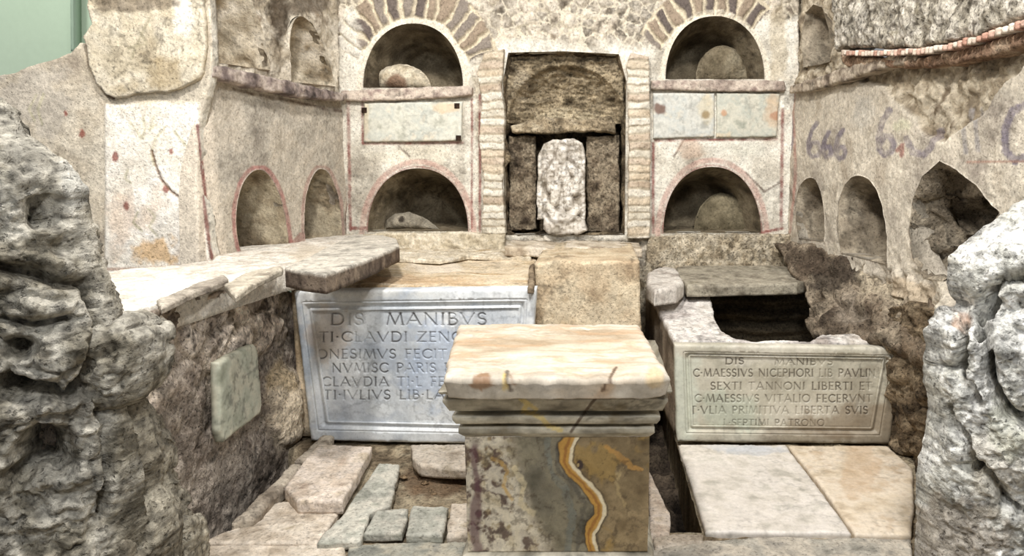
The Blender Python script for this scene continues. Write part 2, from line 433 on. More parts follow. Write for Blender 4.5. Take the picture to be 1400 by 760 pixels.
def fallen(q):
    """band where the render has fallen off above the painted strip"""
    n = fbm(q3(q), .03, 4, 15)*12
    x = q[:, 0]; y = q[:, 1]
    edge = np.interp(x, [1080, 1170, 1205, 1225, 1250, 1262, 1290, 1310, 1345, 1372, 1400, 1500], [128, 108, 118, 140, 158, 186, 196, 176, 158, 112, 84, 40])
    return ss(edge+3, edge-3, y+n*.7)
def c_right(P, ab=None):
    q = proj(P); c = base(P, [(150, 140, 128), (190, 180, 164), (212, 202, 184), (180, 168, 150)], 6, 62, grime=.25)
    fz = fallen(q)[:, None]; rb = base(P, [(98, 86, 72), (156, 142, 120), (206, 194, 172), (120, 106, 88)], 12, 64)
    c = c*(1-fz)+rb*fz
    paint = (112, 104, 118)
    def loop6(x, y, s):
        return [(x+6*s, y-52*s), (x-2*s, y-40*s), (x-8*s, y-20*s), (x-8*s, y-4*s), (x-2*s, y+3*s), (x+7*s, y), (x+10*s, y-10*s), (x+6*s, y-20*s), (x-1*s, y-20*s), (x-6*s, y-12*s)]
    for x, y, s, w in ((1112, 212, .85, 4), (1130, 213, .62, 5), (1148, 215, .72, 5), (1210, 208, 1.1, 7)):
        c = stroke(c, q, loop6(x, y, s), w, paint, .75, 8, .6)
    c = stroke(c, q, [(1082, 160), (1084, 185), (1080, 210)], 4, paint, .7, 8, .5)
    c = stroke(c, q, [(1240, 190), (1248, 208), (1262, 212), (1274, 200), (1277, 180)], 8, paint, .7, 8, .6)
    c = stroke(c, q, [(1226, 206), (1234, 198), (1232, 212)], 5, (150, 92, 84), .7, 8, .4)
    c = stroke(c, q, [(1320, 150), (1318, 178), (1320, 208)], 5, (150, 146, 146), .7, 8, .4)
    c = stroke(c, q, [(1334, 150), (1336, 206)], 5, (150, 146, 146), .7, 8, .4)
    c = stroke(c, q, [(1404, 142), (1386, 152), (1376, 176), (1376, 206), (1388, 220), (1402, 214)], 9, paint, .85, 8, .5)
    c = stroke(c, q, [(1322, 222), (1400, 220)], 1.6, (160, 122, 104), .8, 2, .3)
    c = stroke(c, q, [(1085, 128), (1088, 240), (1080, 318)], 2, (176, 120, 108), .6, 4, .6)
    c = spot(c, q, 1236, 170, 16, 14, (206, 202, 176), .8, 5)
    c = spot(c, q, 1180, 150, 20, 26, (196, 190, 178), .6, 5)
    c = spot(c, q, 1230, 400, 60, 26, (196, 178, 152), .8, 5)
    return c
def d_right(P, ab):
    q = proj(P); fz = fallen(q)
    low = ss(352, 372, q[:, 1])*ss(1140, 1220, q[:, 0])
    return .009*fbm(P, 8, 4, 66)+fz*(-.022+.045*fbm(P, 12, 5, 68, gain=.6))+.003*fbm(P, 50, 2, 5)+low*.05*fbm(P, 14, 4, 4)
wall_right = plate('wall_right', FR, FR.px([(1078, 345), (1100, 342), (1140, 362), (1190, 392), (1235, 410), (1300, 470), (1440, 520), (1680, 640), (1700, -60), (1400, 34), (1300, 64), (1200, 84), (1140, 70), (1140, -90), (1078, -60)]), 'plaster', c_right,
                   thick=.12, res=.0085, disp=d_right, jag=.006, holes=[FR.px(h) for h in (R1, R2, R3, RU)], back=False)
meta(wall_right, kind='structure')
for ol, dp, sd, rg in ((R1, .3, 51, .02), (R2, .32, 53, .03), (R3, .4, 55, .09), (RU, .3, 57, .02)):
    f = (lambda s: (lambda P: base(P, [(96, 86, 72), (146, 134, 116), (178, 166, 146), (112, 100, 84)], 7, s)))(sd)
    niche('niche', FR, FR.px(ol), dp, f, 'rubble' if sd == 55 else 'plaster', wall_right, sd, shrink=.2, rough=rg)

# ---- pier with the painted panel on the left ------------------------
YP = 3.31
FP = upright(YP)
def c_pier(P, ab=None):
    q = proj(P); c = base(P, [(160, 148, 132), (198, 186, 166), (214, 204, 186), (186, 174, 156)], 5, 71, grime=.25)
    c = spot(c, q, 190, 80, 70, 60, (206, 194, 170), .6, 4); c = spot(c, q, 215, 100, 34, 22, (176, 158, 126), .7, 5)
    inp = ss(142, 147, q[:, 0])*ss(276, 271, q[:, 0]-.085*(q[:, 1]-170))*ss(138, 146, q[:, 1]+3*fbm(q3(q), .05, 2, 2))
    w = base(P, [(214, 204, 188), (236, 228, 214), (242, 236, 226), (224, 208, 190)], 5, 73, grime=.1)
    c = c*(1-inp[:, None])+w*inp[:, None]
    c = spot(c, q, 215, 345, 34, 20, (206, 166, 110), .75, 5, .7)
    c = spot(c, q, 165, 300, 22, 50, (222, 196, 172), .5, 6)
    c = spot(c, q, 45, 130, 60, 60, (188, 180, 168), .6, 6)
    for x, y, r in ((159, 214, 4), (235, 208, 4), (112, 184, 4), (174, 281, 5), (228, 258, 4), (90, 155, 3)):
        c = spot(c, q, x, y, r, r*1.5, (140, 76, 64), .85, 7, .8)
    ol = (188, 182, 152)
    for pts in ([(197, 160), (200, 175), (196, 190), (186, 176), (180, 168)], [(212, 160), (206, 178), (214, 170)], [(176, 232), (172, 244), (180, 250)], [(205, 285), (214, 296), (206, 310), (216, 322)], [(190, 290), (184, 304), (196, 316)],
                [(228, 172), (214, 190), (208, 210), (212, 226)], [(50, 130), (40, 150), (48, 165)], [(60, 128), (52, 150), (58, 170)], [(240, 180), (256, 200), (262, 226)], [(180, 50), (186, 70), (196, 44)]):
        c = stroke(c, q, pts, 1.6, ol, .8, 3, .4)
    c = stroke(c, q, [(271, 172), (275, 230), (283, 300), (291, 352)], 4, (112, 66, 60), .9, 1, .2)
    c = stroke(c, q, [(146, 368), (220, 366), (288, 358)], 2, (190, 150, 126), .7, 1, .3)
    for pts in ([(209, 206), (214, 226), (222, 246), (236, 262), (250, 272), (266, 276)], [(118, 60), (122, 90), (132, 112), (146, 130), (154, 134)], [(205, 24), (192, 50), (180, 80)]):
        c = stroke(c, q, pts, 1.6, (112, 84, 62), .95, 3, .2)
    return c
def d_pier(P, ab):
    q = proj(P)
    inp = ss(142, 147, q[:, 0])*ss(138, 146, q[:, 1])
    cr = dpoly(q, [(209, 206), (214, 226), (222, 246), (236, 262), (250, 272), (266, 276)], False); cr2 = dpoly(q, [(118, 60), (122, 90), (132, 112), (146, 130), (154, 134)], False)
    return .007*fbm(P, 6, 4, 76)+.008*inp-.008*(1-ss(.5, 2.5, cr))-.014*(1-ss(.8, 3.5, cr2))+.014*ss(30, 8, q[:, 1]+16*fbm(q3(q), .05, 3, 4))*fbm(P, 30, 3, 5)
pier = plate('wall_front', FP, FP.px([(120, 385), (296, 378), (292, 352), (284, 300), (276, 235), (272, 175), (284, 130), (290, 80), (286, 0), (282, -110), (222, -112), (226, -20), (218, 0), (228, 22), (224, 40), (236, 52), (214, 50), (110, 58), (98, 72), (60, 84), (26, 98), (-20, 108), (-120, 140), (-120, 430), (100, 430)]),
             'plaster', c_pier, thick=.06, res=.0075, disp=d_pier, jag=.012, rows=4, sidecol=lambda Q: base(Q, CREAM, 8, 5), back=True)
meta(pier, kind='structure')
FPU = upright(YP-.03)
def c_pierup(P, ab=None):
    q = proj(P); c = base(P, [(150, 136, 112), (196, 184, 160), (212, 202, 182), (176, 162, 136)], 6, 77)
    c = spot(c, q, 228, 100, 30, 24, (166, 148, 116), .7, 5); c = spot(c, q, 250, 22, 16, 26, (232, 226, 214), .8, 5)
    c = spot(c, q, 180, 4, 60, 12, (120, 108, 92), .8, 5)
    for pts in ([(205, 24), (192, 50), (180, 80)], [(190, 40), (200, 60), (176, 66)]): c = stroke(c, q, pts, 1.4, (150, 142, 118), .8, 3, .4)
    return c
plu = plate('plaster_panel', FPU, FPU.px([(118, 8), (124, 34), (112, 50), (118, 62), (122, 90), (132, 112), (146, 130), (156, 134), (190, 128), (240, 122), (268, 108), (276, 96), (280, 60), (276, 0), (272, -100), (130, -104)]), 'plaster', c_pierup,
            thick=.035, res=.0075, disp=lambda P, ab: .008*fbm(P, 7, 4, 8)+.012*ss(26, 6, proj(P)[:, 1])*fbm(P, 35, 3, 3), jag=.01, parent=pier)
# ---- green modern wall far behind -------------------------------------
FG = upright(6.2)
gw = plate('wall_far', FG, np.array([(-7.5, 0), (-2.6, 0), (-2.6, 4.4), (-7.5, 4.4)]), 'paint', lambda P, ab=None: base(P, [(182, 200, 176), (192, 208, 186)], .7, 4, grime=0), thick=.1, res=.08)
meta(gw, kind='structure')
FG2 = upright(6.1)
gr = plate('trim_1', FG2, FG2.px([(96, -40), (100, -40), (101, 70), (97, 70)]), 'paint', lambda P, ab=None: base(P, [(150, 170, 150), (160, 178, 158)], 1, 4, grime=0), thick=.09, res=.02)
meta(gr, kind='structure')

# ---- ledges between the two tiers -------------------------------------
def ledge(name, fr, pts_px, depth, cols, seed, amp=.008, jag=.006, mat='travertine', thick=None):
    f2 = Frame(fr.o+fr.n*depth, fr.u, fr.v); o = plate(name, f2, f2.px(pts_px), mat, cf(cols, 12, seed), thick=depth+.03 if thick is None else thick, res=.008, bevel=.006,
             disp=wall_rough(amp, 18, seed), jag=jag, vec=.003, vsc=20, rows=6, seed=seed)
    return o
trims = []
LCOL = [(126, 112, 102), (168, 152, 140), (206, 192, 176), (150, 130, 122)]
trims.append(ledge('trim_2', FB, [(466, 124), (520, 122), (634, 117), (645, 119), (645, 130), (600, 134), (560, 136), (478, 138), (464, 136)], .045, LCOL, 3))
trims.append(ledge('trim_3', FB, [(890, 110), (1000, 109), (1072, 111), (1075, 124), (1000, 125), (890, 122)], .045, LCOL, 5))
trims.append(ledge('trim_4', FL, [(290, 88), (330, 96), (400, 112), (440, 122), (476, 128), (474, 138), (420, 134), (360, 122), (320, 112), (290, 106)], .07, [(84, 74, 70), (134, 120, 114), (186, 172, 160), (110, 96, 90)], 7, .014, .012))
trims.append(ledge('trim_5', FR, [(1079, 118), (1100, 112), (1150, 92), (1200, 80), (1252, 74), (1250, 84), (1200, 96), (1150, 112), (1110, 124), (1080, 128)], .05, [(96, 84, 74), (150, 136, 120), (196, 182, 162), (122, 108, 94)], 9, .016, .012))
# back wall footing, rough rim of rubble under both panels and centre sill
trims.append(ledge('trim_6', FB, [(468, 322), (540, 318), (640, 318), (690, 321), (690, 356), (600, 360), (540, 366), (468, 360)], .05, [(150, 138, 118), (192, 180, 156), (224, 214, 194), (172, 158, 132)], 11, .02, .01))
trims.append(ledge('trim_7', FB, [(886, 326), (940, 321), (1040, 321), (1092, 322), (1096, 372), (1100, 500), (866, 540), (866, 372), (884, 364)], .05, [(130, 116, 96), (176, 162, 138), (206, 194, 172), (150, 134, 108)], 13, .024, .012, 'rubble'))
for t in trims: meta(t, kind='structure')

# ---- brick pilasters beside the aedicula --------------------------------
def brick_pil(px_poly, cols, seed, label):
    f2 = upright(YB-.05)
    def cellf(P):
        z = P[:, 2]/.046+.35*fbm(P, 12, 3, seed); r = np.floor(z); e = np.minimum(z-r, 1-(z-r))
        return r.astype(np.int64), ss(.06, .2, e)
    def cfn(P, ab=None):
        r, e = cellf(P); h = _h(r, r*0, r*0, seed); c = base(P, cols, 10, seed)
        k = np.array([lin(v) for v in ((178, 154, 130), (212, 204, 186), (200, 180, 152), (226, 220, 206))])[(h*3.99).astype(int)]
        c = c*.4+k*.6; return c*e[:, None]+lin((172, 160, 140))*(1-e[:, None])
    def dfn(P, ab):
        r, e = cellf(P); return .0045*e+.012*fbm(P, 9, 4, seed+4)+.007*(_h(r, r*0, r*0, seed+3)-.5)+.010*fbm(P, 22, 4, seed)
    o = plate('brick_pilaster', f2, f2.px(px_poly), 'travertine', cfn, thick=.08, res=.006, bevel=.006, disp=dfn, jag=.008, vec=.004, vsc=22, rows=7, seed=seed)
    return meta(o, label, 'pilaster')
brick_pil([(659, 320), (661, 250), (655, 190), (660, 140), (652, 100), (662, 72), (688, 66), (686, 120), (690, 160), (687, 250), (691, 320)], [(164, 154, 136), (208, 200, 184), (228, 222, 208)], 5, 'pale worn brick pilaster on the left side of the rough central recess')
brick_pil([(858, 326), (860, 200), (857, 92), (862, 72), (887, 78), (889, 200), (889, 326)], [(170, 158, 138), (212, 202, 184), (230, 224, 210)], 9, 'tan worn brick pilaster on the right side of the rough central recess')

# ---- rough shelf inside the recess and the marble relief -----------------
fS = upright(YB+.04)
sh = plate('stone_shelf', fS, fS.px([(698, 172), (720, 166), (745, 160), (790, 164), (836, 160), (842, 168), (842, 182), (800, 178), (760, 182), (700, 182)]), 'rubble', cf([(110, 98, 80), (168, 152, 126), (204, 190, 164)], 14, 5), thick=.2, res=.007,
           bevel=.01, disp=wall_rough(.02, 20, 4), jag=.012, vec=.006, vsc=20, rows=8, parent=recess)
fV = upright(YB+.10)
def c_v(P, ab=None):
    q = proj(P); c = base(P*np.array([1, 1, 2.4]), [(78, 68, 54), (136, 122, 98), (178, 162, 134), (100, 88, 70)], 12, 7)
    c = spot(c, q, 775, 158, 62, 12, (196, 182, 154), .8, 3); return spot(c, q, 712, 120, 14, 26, (186, 172, 148), .7, 4)
def d_v(P, ab):
    q = proj(P); r = np.hypot((q[:, 0]-775)/80, (168-q[:, 1])/78)
    return -.17*np.sqrt(np.clip(1-r*r, 0, 1))+.045*fbm(P*np.array([1, 1, 2.0]), 9, 5, 8, ridge=True, gain=.55)
va = plate('tufa_vault', fV, fV.px([(692, 168), (693, 78), (775, 74), (852, 80), (853, 168), (800, 171), (740, 172)]), 'rubble', c_v, thick=.06, res=.007, disp=d_v, back=False, parent=recess)
for pts, lb in (([(696, 186), (732, 186), (733, 314), (696, 316)], 'dark rough tufa panel left of the pale carved relief'), ([(802, 186), (846, 186), (848, 318), (803, 316)], 'dark rough tufa panel right of the pale carved relief')):
    fq = upright(YB+.13); o = plate('tufa_panel', fq, fq.px(pts), 'rubble', cf([(70, 60, 50), (124, 110, 92), (164, 150, 128), (88, 76, 62)], 14, len(lb)), thick=.05, res=.007, bevel=.008, disp=wall_rough(.025, 22, len(lb)), jag=.01, parent=recess)
    o['label'] = lb
fR_ = upright(YB+.02)
FIG = [[(768, 206), (768, 222)], [(768, 224), (762, 250), (758, 276)], [(770, 226), (776, 252), (778, 282)], [(760, 226), (750, 242), (754, 258)], [(776, 226), (790, 240), (786, 262)], [(752, 284), (758, 294), (776, 296), (788, 288)]]
def d_st(P, ab):
    q = proj(P); h = 0
    for k, pl in enumerate(FIG):
        d = dpoly(q, pl, False); R = 8 if k == 0 else 7; h = np.maximum(h, .036*np.sqrt(np.clip(1-(d/R)**2, 0, 1)))
    e = np.minimum(q[:, 0]-737, 799-q[:, 0]); rim = ss(8, 3, e)*.018
    f1, f2, i = worley(P*np.array([1, .3, 1]), 26, 4)
    return np.maximum(h, rim)+.008*fbm(P, 26, 4, 3, ridge=True)+.008*np.minimum(f2-f1, .5)
def c_st(P, ab=None):
    c = base(P, [(150, 142, 128), (196, 188, 176), (226, 220, 210), (202, 194, 180)], 10, 91); f = fbm(P, 42, 3, 92, ridge=True)
    q = proj(P); d = np.full(len(q), 99.)
    for k, pl in enumerate(FIG): d = np.minimum(d, dpoly(q, pl, False)-(8 if k == 0 else 7))
    c = blend(c, (104, 92, 76), .75*ss(4, 1, np.abs(d-1.5))*ss(-.5, .1, fbm(P, 20, 3, 5)))
    return blend(c, (98, 86, 72), .6*ss(.45, .75, f))
st = plate('carved_relief', fR_, fR_.px([(735, 300), (734, 260), (736, 210), (744, 196), (756, 190), (786, 190), (797, 196), (801, 212), (800, 300)]), 'marble', c_st, thick=.1, res=.0045, bevel=.012, disp=d_st, jag=.008, vec=.003, vsc=30, rows=8)
meta(st, 'weathered white marble relief with a worn standing figure in the central recess', 'relief')
fR2 = upright(YB-.06)
b_ = plate('relief_base', fR2, fR2.px([(744, 298), (760, 292), (786, 294), (800, 302), (804, 316), (790, 322), (750, 322), (742, 314)]), 'marble', c_st, thick=.14, res=.006, bevel=.03, disp=wall_rough(.02, 20, 8), jag=.01, vec=.005, vsc=24)
meta(b_, 'lumpy weathered white marble base under the carved relief', 'base')

# ---- plaques on the back wall -------------------------------------------
fQ = upright(YB-.022)
def c_pq(cols, seed, spots):
    def f(P, ab=None):
        q = proj(P); c = base(P, cols, 14, seed, grime=.25)
        for s in spots: c = spot(c, q, *s)
        return c
    return f
def plaque(pts, cols, seed, label, spots=()):
    t = plate('wall_plaque', fQ, fQ.px(pts), 'marble', c_pq(cols, seed, spots), thick=.03, res=.007, bevel=.004, disp=wall_rough(.002, 30, seed), jag=.004, seed=seed)
    return meta(t, label, 'plaque')
p1 = plaque([(498, 140), (632, 139), (631, 192), (497, 194)], [(160, 160, 146), (204, 202, 188), (186, 188, 178), (218, 208, 188)], 3, 'pale blue-green marble plaque with thin red border above the lower left arch',
       ((500, 166, 6, 30, (206, 190, 160), .6, 3), (612, 148, 20, 8, (206, 178, 140), .6, 3)))
fN = upright(YB-.03)
for x, y in ((497, 150), (626, 188), (624, 144)):
    o = plate('iron_clamp', fN, fN.px([(x-3, y-3), (x+4, y-3), (x+4, y+4), (x-3, y+4)]), 'rubble', cf([(44, 32, 26), (64, 48, 38)], 30, 3), thick=.02, res=.005, bevel=.003, parent=p1)
plaque([(893, 127), (977, 127), (977, 187), (893, 189)], [(156, 156, 148), (200, 198, 188), (182, 184, 178), (208, 198, 178)], 5, 'pale grey plaque with two rusty nail holes above the lower right arch',
       ((902, 150, 10, 8, (96, 62, 42), .9, 3, .7), (965, 157, 7, 7, (84, 58, 26), .95, 4, .4), (968, 150, 14, 22, (196, 176, 130), .4, 4)))
plaque([(980, 127), (1066, 128), (1062, 187), (980, 188)], [(150, 152, 138), (196, 192, 176), (176, 178, 166), (202, 190, 166)], 7, 'grey green plaque with rust mark at its right edge beside the back right corner',
       ((990, 155, 5, 5, (186, 140, 104), .8, 3, .4), (1062, 158, 9, 6, (136, 72, 50), .9, 4, .6), (1056, 150, 12, 30, (196, 164, 130), .5, 4)))

# ---- pale mounds of mortar around the urns in the niches -----------------
def lump(name, outline, Y, bulge, mat, cfn, res, label, cat, amp=.012, group=None, sc=16):
    f = upright(Y); poly = f.px(outline); w = min(np.ptp(poly[:, 0]), np.ptp(poly[:, 1]))
    o = plate(name, f, poly, mat, cfn, thick=bulge*.8, res=res, bevel=w*.5, bulge=bulge, disp=wall_rough(amp, sc, int(outline[0][0])), vec=amp*.5, vsc=sc, seed=int(outline[0][0]))
    return meta(o, label, cat, group)
lump('urn_cover', arch(500, 586, 86, 121, 14)[3:]+[(516, 121)], YB+.12, .08, 'plaster', c_pq([(176, 160, 134), (214, 202, 178), (226, 214, 192)], 4, ((541, 114, 14, 12, (120, 84, 62), .8, 2),)), .008, 'pale half-round urn cover with a brown patch in the upper left niche', 'urn')
lump('urn_cover', [(522, 316), (524, 302), (536, 293), (556, 291), (574, 298), (590, 308), (598, 316)], YB+.1, .08, 'plaster', c_pq([(106, 98, 84), (150, 142, 126), (168, 158, 140)], 5, ((549, 300, 4, 4, (40, 32, 26), .9, 2),)), .008, 'grey half-round urn cover with a small hole in the lower left back niche', 'urn')
lump('urn_cover', arch(952, 1026, 60, 109, 14), YB+.2, .06, 'plaster', cf([(96, 86, 68), (134, 122, 100), (152, 142, 120)], 12, 6), .009, 'brownish half-round urn cover in the upper right back niche', 'urn')
lump('urn_cover', arch(950, 1026, 264, 319, 14), YB+.2, .06, 'plaster', cf([(90, 82, 64), (126, 116, 94), (146, 136, 112)], 12, 8), .009, 'olive grey half-round urn cover in the lower right back niche', 'urn')

# =================================================================== FLOOR
def c_floor(P, ab=None):
    q = proj(P); c = base(P, [(104, 90, 72), (150, 134, 110), (182, 168, 142), (134, 116, 92)], 9, 101)
    c = spot(c, q, 595, 662, 50, 24, (110, 84, 62), .7, 5); return c
fl = plate('floor', flat(-.02), np.array([(-2.2, .2), (2.2, .2), (2.2, 4.6), (-2.2, 4.6)]), 'soil', c_floor, thick=.25, res=.016, disp=lambda P, ab: .014*fbm(P, 14, 4, 3),
           holes=[np.array([(-1.40, 2.24), (-1.195, 2.24), (-1.195, 3.03), (-1.40, 3.03)]), np.array([(.2, 4.3), (.355, 4.3), (.355, 2.29), (.235, 2.29), (.19, 2.7)])], back=False)
meta(fl, kind='structure')
tb = plate('trim_8', flat(-.22), np.array([(.1, 2.2), (.45, 2.2), (.45, 4.5), (.1, 4.5)]), 'rubble', cf([(40, 34, 28), (72, 62, 52), (96, 84, 70)], 14, 6), thick=.04, res=.012, disp=wall_rough(.06, 14, 6))
meta(tb, kind='structure')
tb = plate('trim_10', flat(-.2), np.array([(-1.6, 2.1), (-1.1, 2.1), (-1.1, 3.2), (-1.6, 3.2)]), 'rubble', cf([(40, 34, 28), (72, 62, 52), (96, 84, 70)], 14, 6), thick=.04, res=.012, disp=wall_rough(.04, 14, 6))
meta(tb, kind='structure')
def stone(pts, z, th, cols, seed, label, name='paving_stone', mat='travertine', group=None, bev=.006, amp=.004, sc=8, jag=.006, spots=(), res=.0075, tilt=None, cat='paving stone', side=None):
    fr = flat(z)
    if tilt: fr = Frame((0, 0, z), (1, 0, tilt[0]), (0, 1, tilt[1]))
    o = plate(name, fr, fr.px(pts), mat, c_pq(cols, seed, spots), thick=th, res=res, bevel=bev, disp=lambda P, ab: amp*fbm(P, sc, 5, seed, gain=.6), jag=jag, vec=.0025, vsc=20, rows=5, seed=seed, sidecol=None if side is None else (lambda Q: base(Q, side, 20, seed)))
    return meta(o, label, cat, group)
PALE = [(166, 152, 134), (200, 186, 168), (216, 204, 188), (188, 174, 152)]
COOL = [(150, 150, 138), (182, 180, 168), (204, 198, 184), (168, 168, 154)]
PINK = [(184, 164, 146), (210, 194, 176), (224, 210, 196), (200, 184, 162)]
stone([(434, 606), (508, 610), (488, 648), (468, 684), (406, 684), (388, 666), (410, 636)], .055, .05, PINK, 3, 'raised pinkish paving slab against the kerb, in front of the big inscribed panel')
stone([(392, 684), (468, 692), (452, 716), (434, 741), (272, 742), (330, 716), (356, 690)], .006, .024, PALE, 5, 'large flat pale slab in the left pit, front left')
stone([(518, 632), (546, 634), (541, 662), (533, 690), (506, 700), (494, 738), (434, 741), (442, 727), (466, 706), (484, 680), (505, 652)], .022, .03, COOL, 7, 'long narrow diagonal grey slab running through the left pit')
stone([(561, 608), (640, 607), (690, 608), (690, 642), (640, 640), (600, 639), (576, 636), (564, 625)], .05, .045, PALE, 9, 'pale slab lying against the foot of the big inscribed panel, beside the altar')
stone([(514, 698), (558, 693), (556, 710), (548, 728), (498, 728)], .024, .03, COOL, 11, 'small greenish grey slab left of the middle in a row of three')
stone([(563, 690), (613, 692), (610, 712), (606, 731), (556, 730)], .026, .03, COOL, 13, 'small squarish grey slab, the middle of a row of three')
stone([(617, 688), (650, 686), (650, 731), (610, 732)], .014, .03, PALE, 15, 'small pale slab touching the left foot of the altar')
stone([(262, 744), (470, 744), (474, 790), (470, 860), (180, 860)], 0, .03, PALE, 17, 'wide pale foreground slab at the lower left edge of the pit', bev=.004)
stone([(476, 744), (560, 740), (680, 740), (680, 860), (480, 860)], 0, .03, [(124, 124, 116), (160, 158, 146), (188, 180, 162), (140, 140, 134)], 19, 'mottled blue-grey foreground slab left of the altar', bev=.004)
stone([(889, 742), (1060, 733), (1244, 736), (1262, 860), (880, 860)], 0, .03, [(128, 124, 114), (164, 158, 146), (190, 180, 164), (146, 140, 130)], 21, 'wide mottled grey foreground slab right of the altar', bev=.004, amp=.007)
stone([(928, 607), (1074, 608), (1120, 667), (1164, 728), (1040, 727), (965, 726)], .004, .05, [(176, 170, 158), (204, 196, 184), (214, 206, 196), (192, 186, 174)], 23, 'large smooth light grey slab in front of the right inscribed panel', mat='marble', amp=.002, jag=.003, spots=((1040, 616, 60, 6, (170, 176, 184), .5, 3), (1020, 612, 70, 5, (190, 192, 196), .5, 3)))
stone([(1078, 608), (1214, 609), (1248, 640), (1249, 690), (1246, 731), (1169, 729), (1126, 668)], .004, .05, [(178, 160, 136), (206, 190, 166), (216, 202, 182), (192, 172, 146)], 25, 'tan slab in front of the right inscribed panel, beside the rubble', mat='marble', amp=.003, jag=.004, spots=((1180, 640, 30, 40, (188, 160, 128), .5, 3),))
stone([(887, 640), (900, 668), (916, 700), (916, 727), (888, 731)], .0, .08, PINK, 27, 'small triangular pale slab wedged between altar and trench')
stone([(893, 734), (920, 729), (962, 728), (962, 738), (896, 748)], .01, .04, PALE, 29, 'thin pale stone strip closing the front end of the trench')
# kerb stones
def kerb(x0, x1, y0, y1, h, seed, label):
    P = np.array([(x0, y0), (x1, y0+.02), (x1-.01, y1), (x0+.01, y1)])
    o = plate('kerb_stone', flat(h), P, 'travertine', cf([(120, 108, 94), (164, 152, 136), (196, 184, 166), (140, 128, 112)], 10, seed), thick=h+.015, res=.008, bevel=.012, disp=wall_rough(.006, 16, seed), jag=.01, vec=.005, vsc=18, rows=6, seed=seed)
    meta(o, label, 'kerb')
kerb(-1.20, -1.13, 2.76, 3.03, .045, 3, 'rear kerb stone between the dark left pit wall and the raised pinkish slab')
kerb(-1.205, -1.14, 2.27, 2.73, .04, 5, 'front kerb stone along the foot of the dark left pit wall')

# =================================================================== LEFT BENCH AND PIT WALL
FW = Frame((-1.335, 0, 0), (0, 1, 0), (0, 0, 1))
def blockf(P):
    f1, f2, idv = worley(P*np.array([1, 4.2, 8.5]), 1.0, 14); return f2-f1, idv
def c_pit(P, ab=None):
    q = proj(P); c = base(P, [(96, 86, 76), (146, 134, 122), (190, 178, 164), (118, 106, 96)], 8, 111, grime=.7)
    e, i = blockf(P); up = ss(.42, .50, P[:, 2]+.04*fbm(P, 6, 3, 4))
    c = c*(1+up[:, None]*(.9*i[:, None]+.3)); c = np.where(((e < .07)*up > .4)[:, None], c*.5+lin((150, 134, 112))*.5, c)
    c = spot(c, q, 390, 556, 30, 60, (250, 232, 204), 1, 5, .3)
    c = spot(c, q, 380, 520, 16, 30, (216, 194, 158), .8, 7, .6)
    return c
def d_pit(P, ab):
    q = proj(P); e, i = blockf(P); up = ss(.42, .50, P[:, 2]+.04*fbm(P, 6, 3, 4))
    g = np.maximum(0, 1-np.hypot((q[:, 0]-390)/26, (q[:, 1]-555)/56))
    return .02*fbm(P, 9, 5, 6, gain=.6)+.008*fbm(P, 40, 3, 5)+up*(.035*np.minimum(e, .35)+.025*(i-.5))+.065*np.sqrt(g)
pw = plate('rubble_wall', FW, np.array([(1.5, -.25), (3.25, -.25), (3.2, .60), (3.06, .73), (2.90, .765), (1.5, .765)]), 'rubble', c_pit, thick=.35, res=.0085, disp=d_pit, jag=.012, rows=10)
meta(pw, 'dark purplish rubble wall forming the left side of the left pit', 'wall')
fw2 = Frame((-1.275, 0, 0), (0, 1, 0), (0, 0, 1))
o = plate('small_plaque', fw2, fw2.px([(300, 495), (348, 470), (352, 476), (359, 555), (356, 566), (306, 604), (301, 590)]), 'marble', cf([(140, 142, 124), (172, 174, 156), (192, 188, 168), (156, 154, 134)], 12, 6), thick=.03, res=.007, bevel=.005, disp=wall_rough(.004, 20, 5), jag=.006)
meta(o, 'blank grey-green marble plaque set in the dark left pit wall', 'plaque')
stone([(-40, 470), (60, 456), (160, 432), (230, 408), (386, 366), (470, 350), (500, 318), (300, 340), (290, 356), (150, 371), (-40, 392)], .785, .10, [(196, 186, 170), (224, 214, 200), (238, 232, 220), (214, 204, 188)], 31,
      'broad pale plastered bench top on the left below the painted pier', name='bench_top', mat='plaster', cat='bench', amp=.008, spots=((240, 388, 60, 16, (240, 234, 222), .6, 3), (430, 350, 50, 16, (196, 182, 160), .6, 3)))
stone([(214, 408), (262, 389), (306, 374), (314, 381), (270, 397), (220, 419)], .805, .022, [(126, 116, 104), (170, 160, 146), (200, 190, 174)], 33, 'thin flat stone on the edge of the left bench, nearer the rocks', name='coping_stone', cat='coping stone', amp=.006)
stone([(306, 388), (330, 374), (384, 362), (388, 367), (352, 384), (322, 404)], .805, .022, [(140, 130, 116), (186, 176, 158), (210, 200, 182)], 35, 'thin flat broken stone on the edge of the left bench, farther from the rocks', name='coping_stone', cat='coping stone', amp=.008)
stone([(390, 366), (420, 352), (462, 330), (478, 322), (524, 321), (541, 325), (546, 336), (500, 356), (446, 374), (412, 371)], .835, .07, [(134, 128, 118), (176, 170, 158), (206, 198, 184), (152, 146, 134)], 37, 'thick grey stone slab with a dark broken edge lying across the left bench', name='stone_slab', cat='slab', bev=.003, amp=.005, side=[(70, 58, 50), (112, 98, 86), (150, 134, 116)])
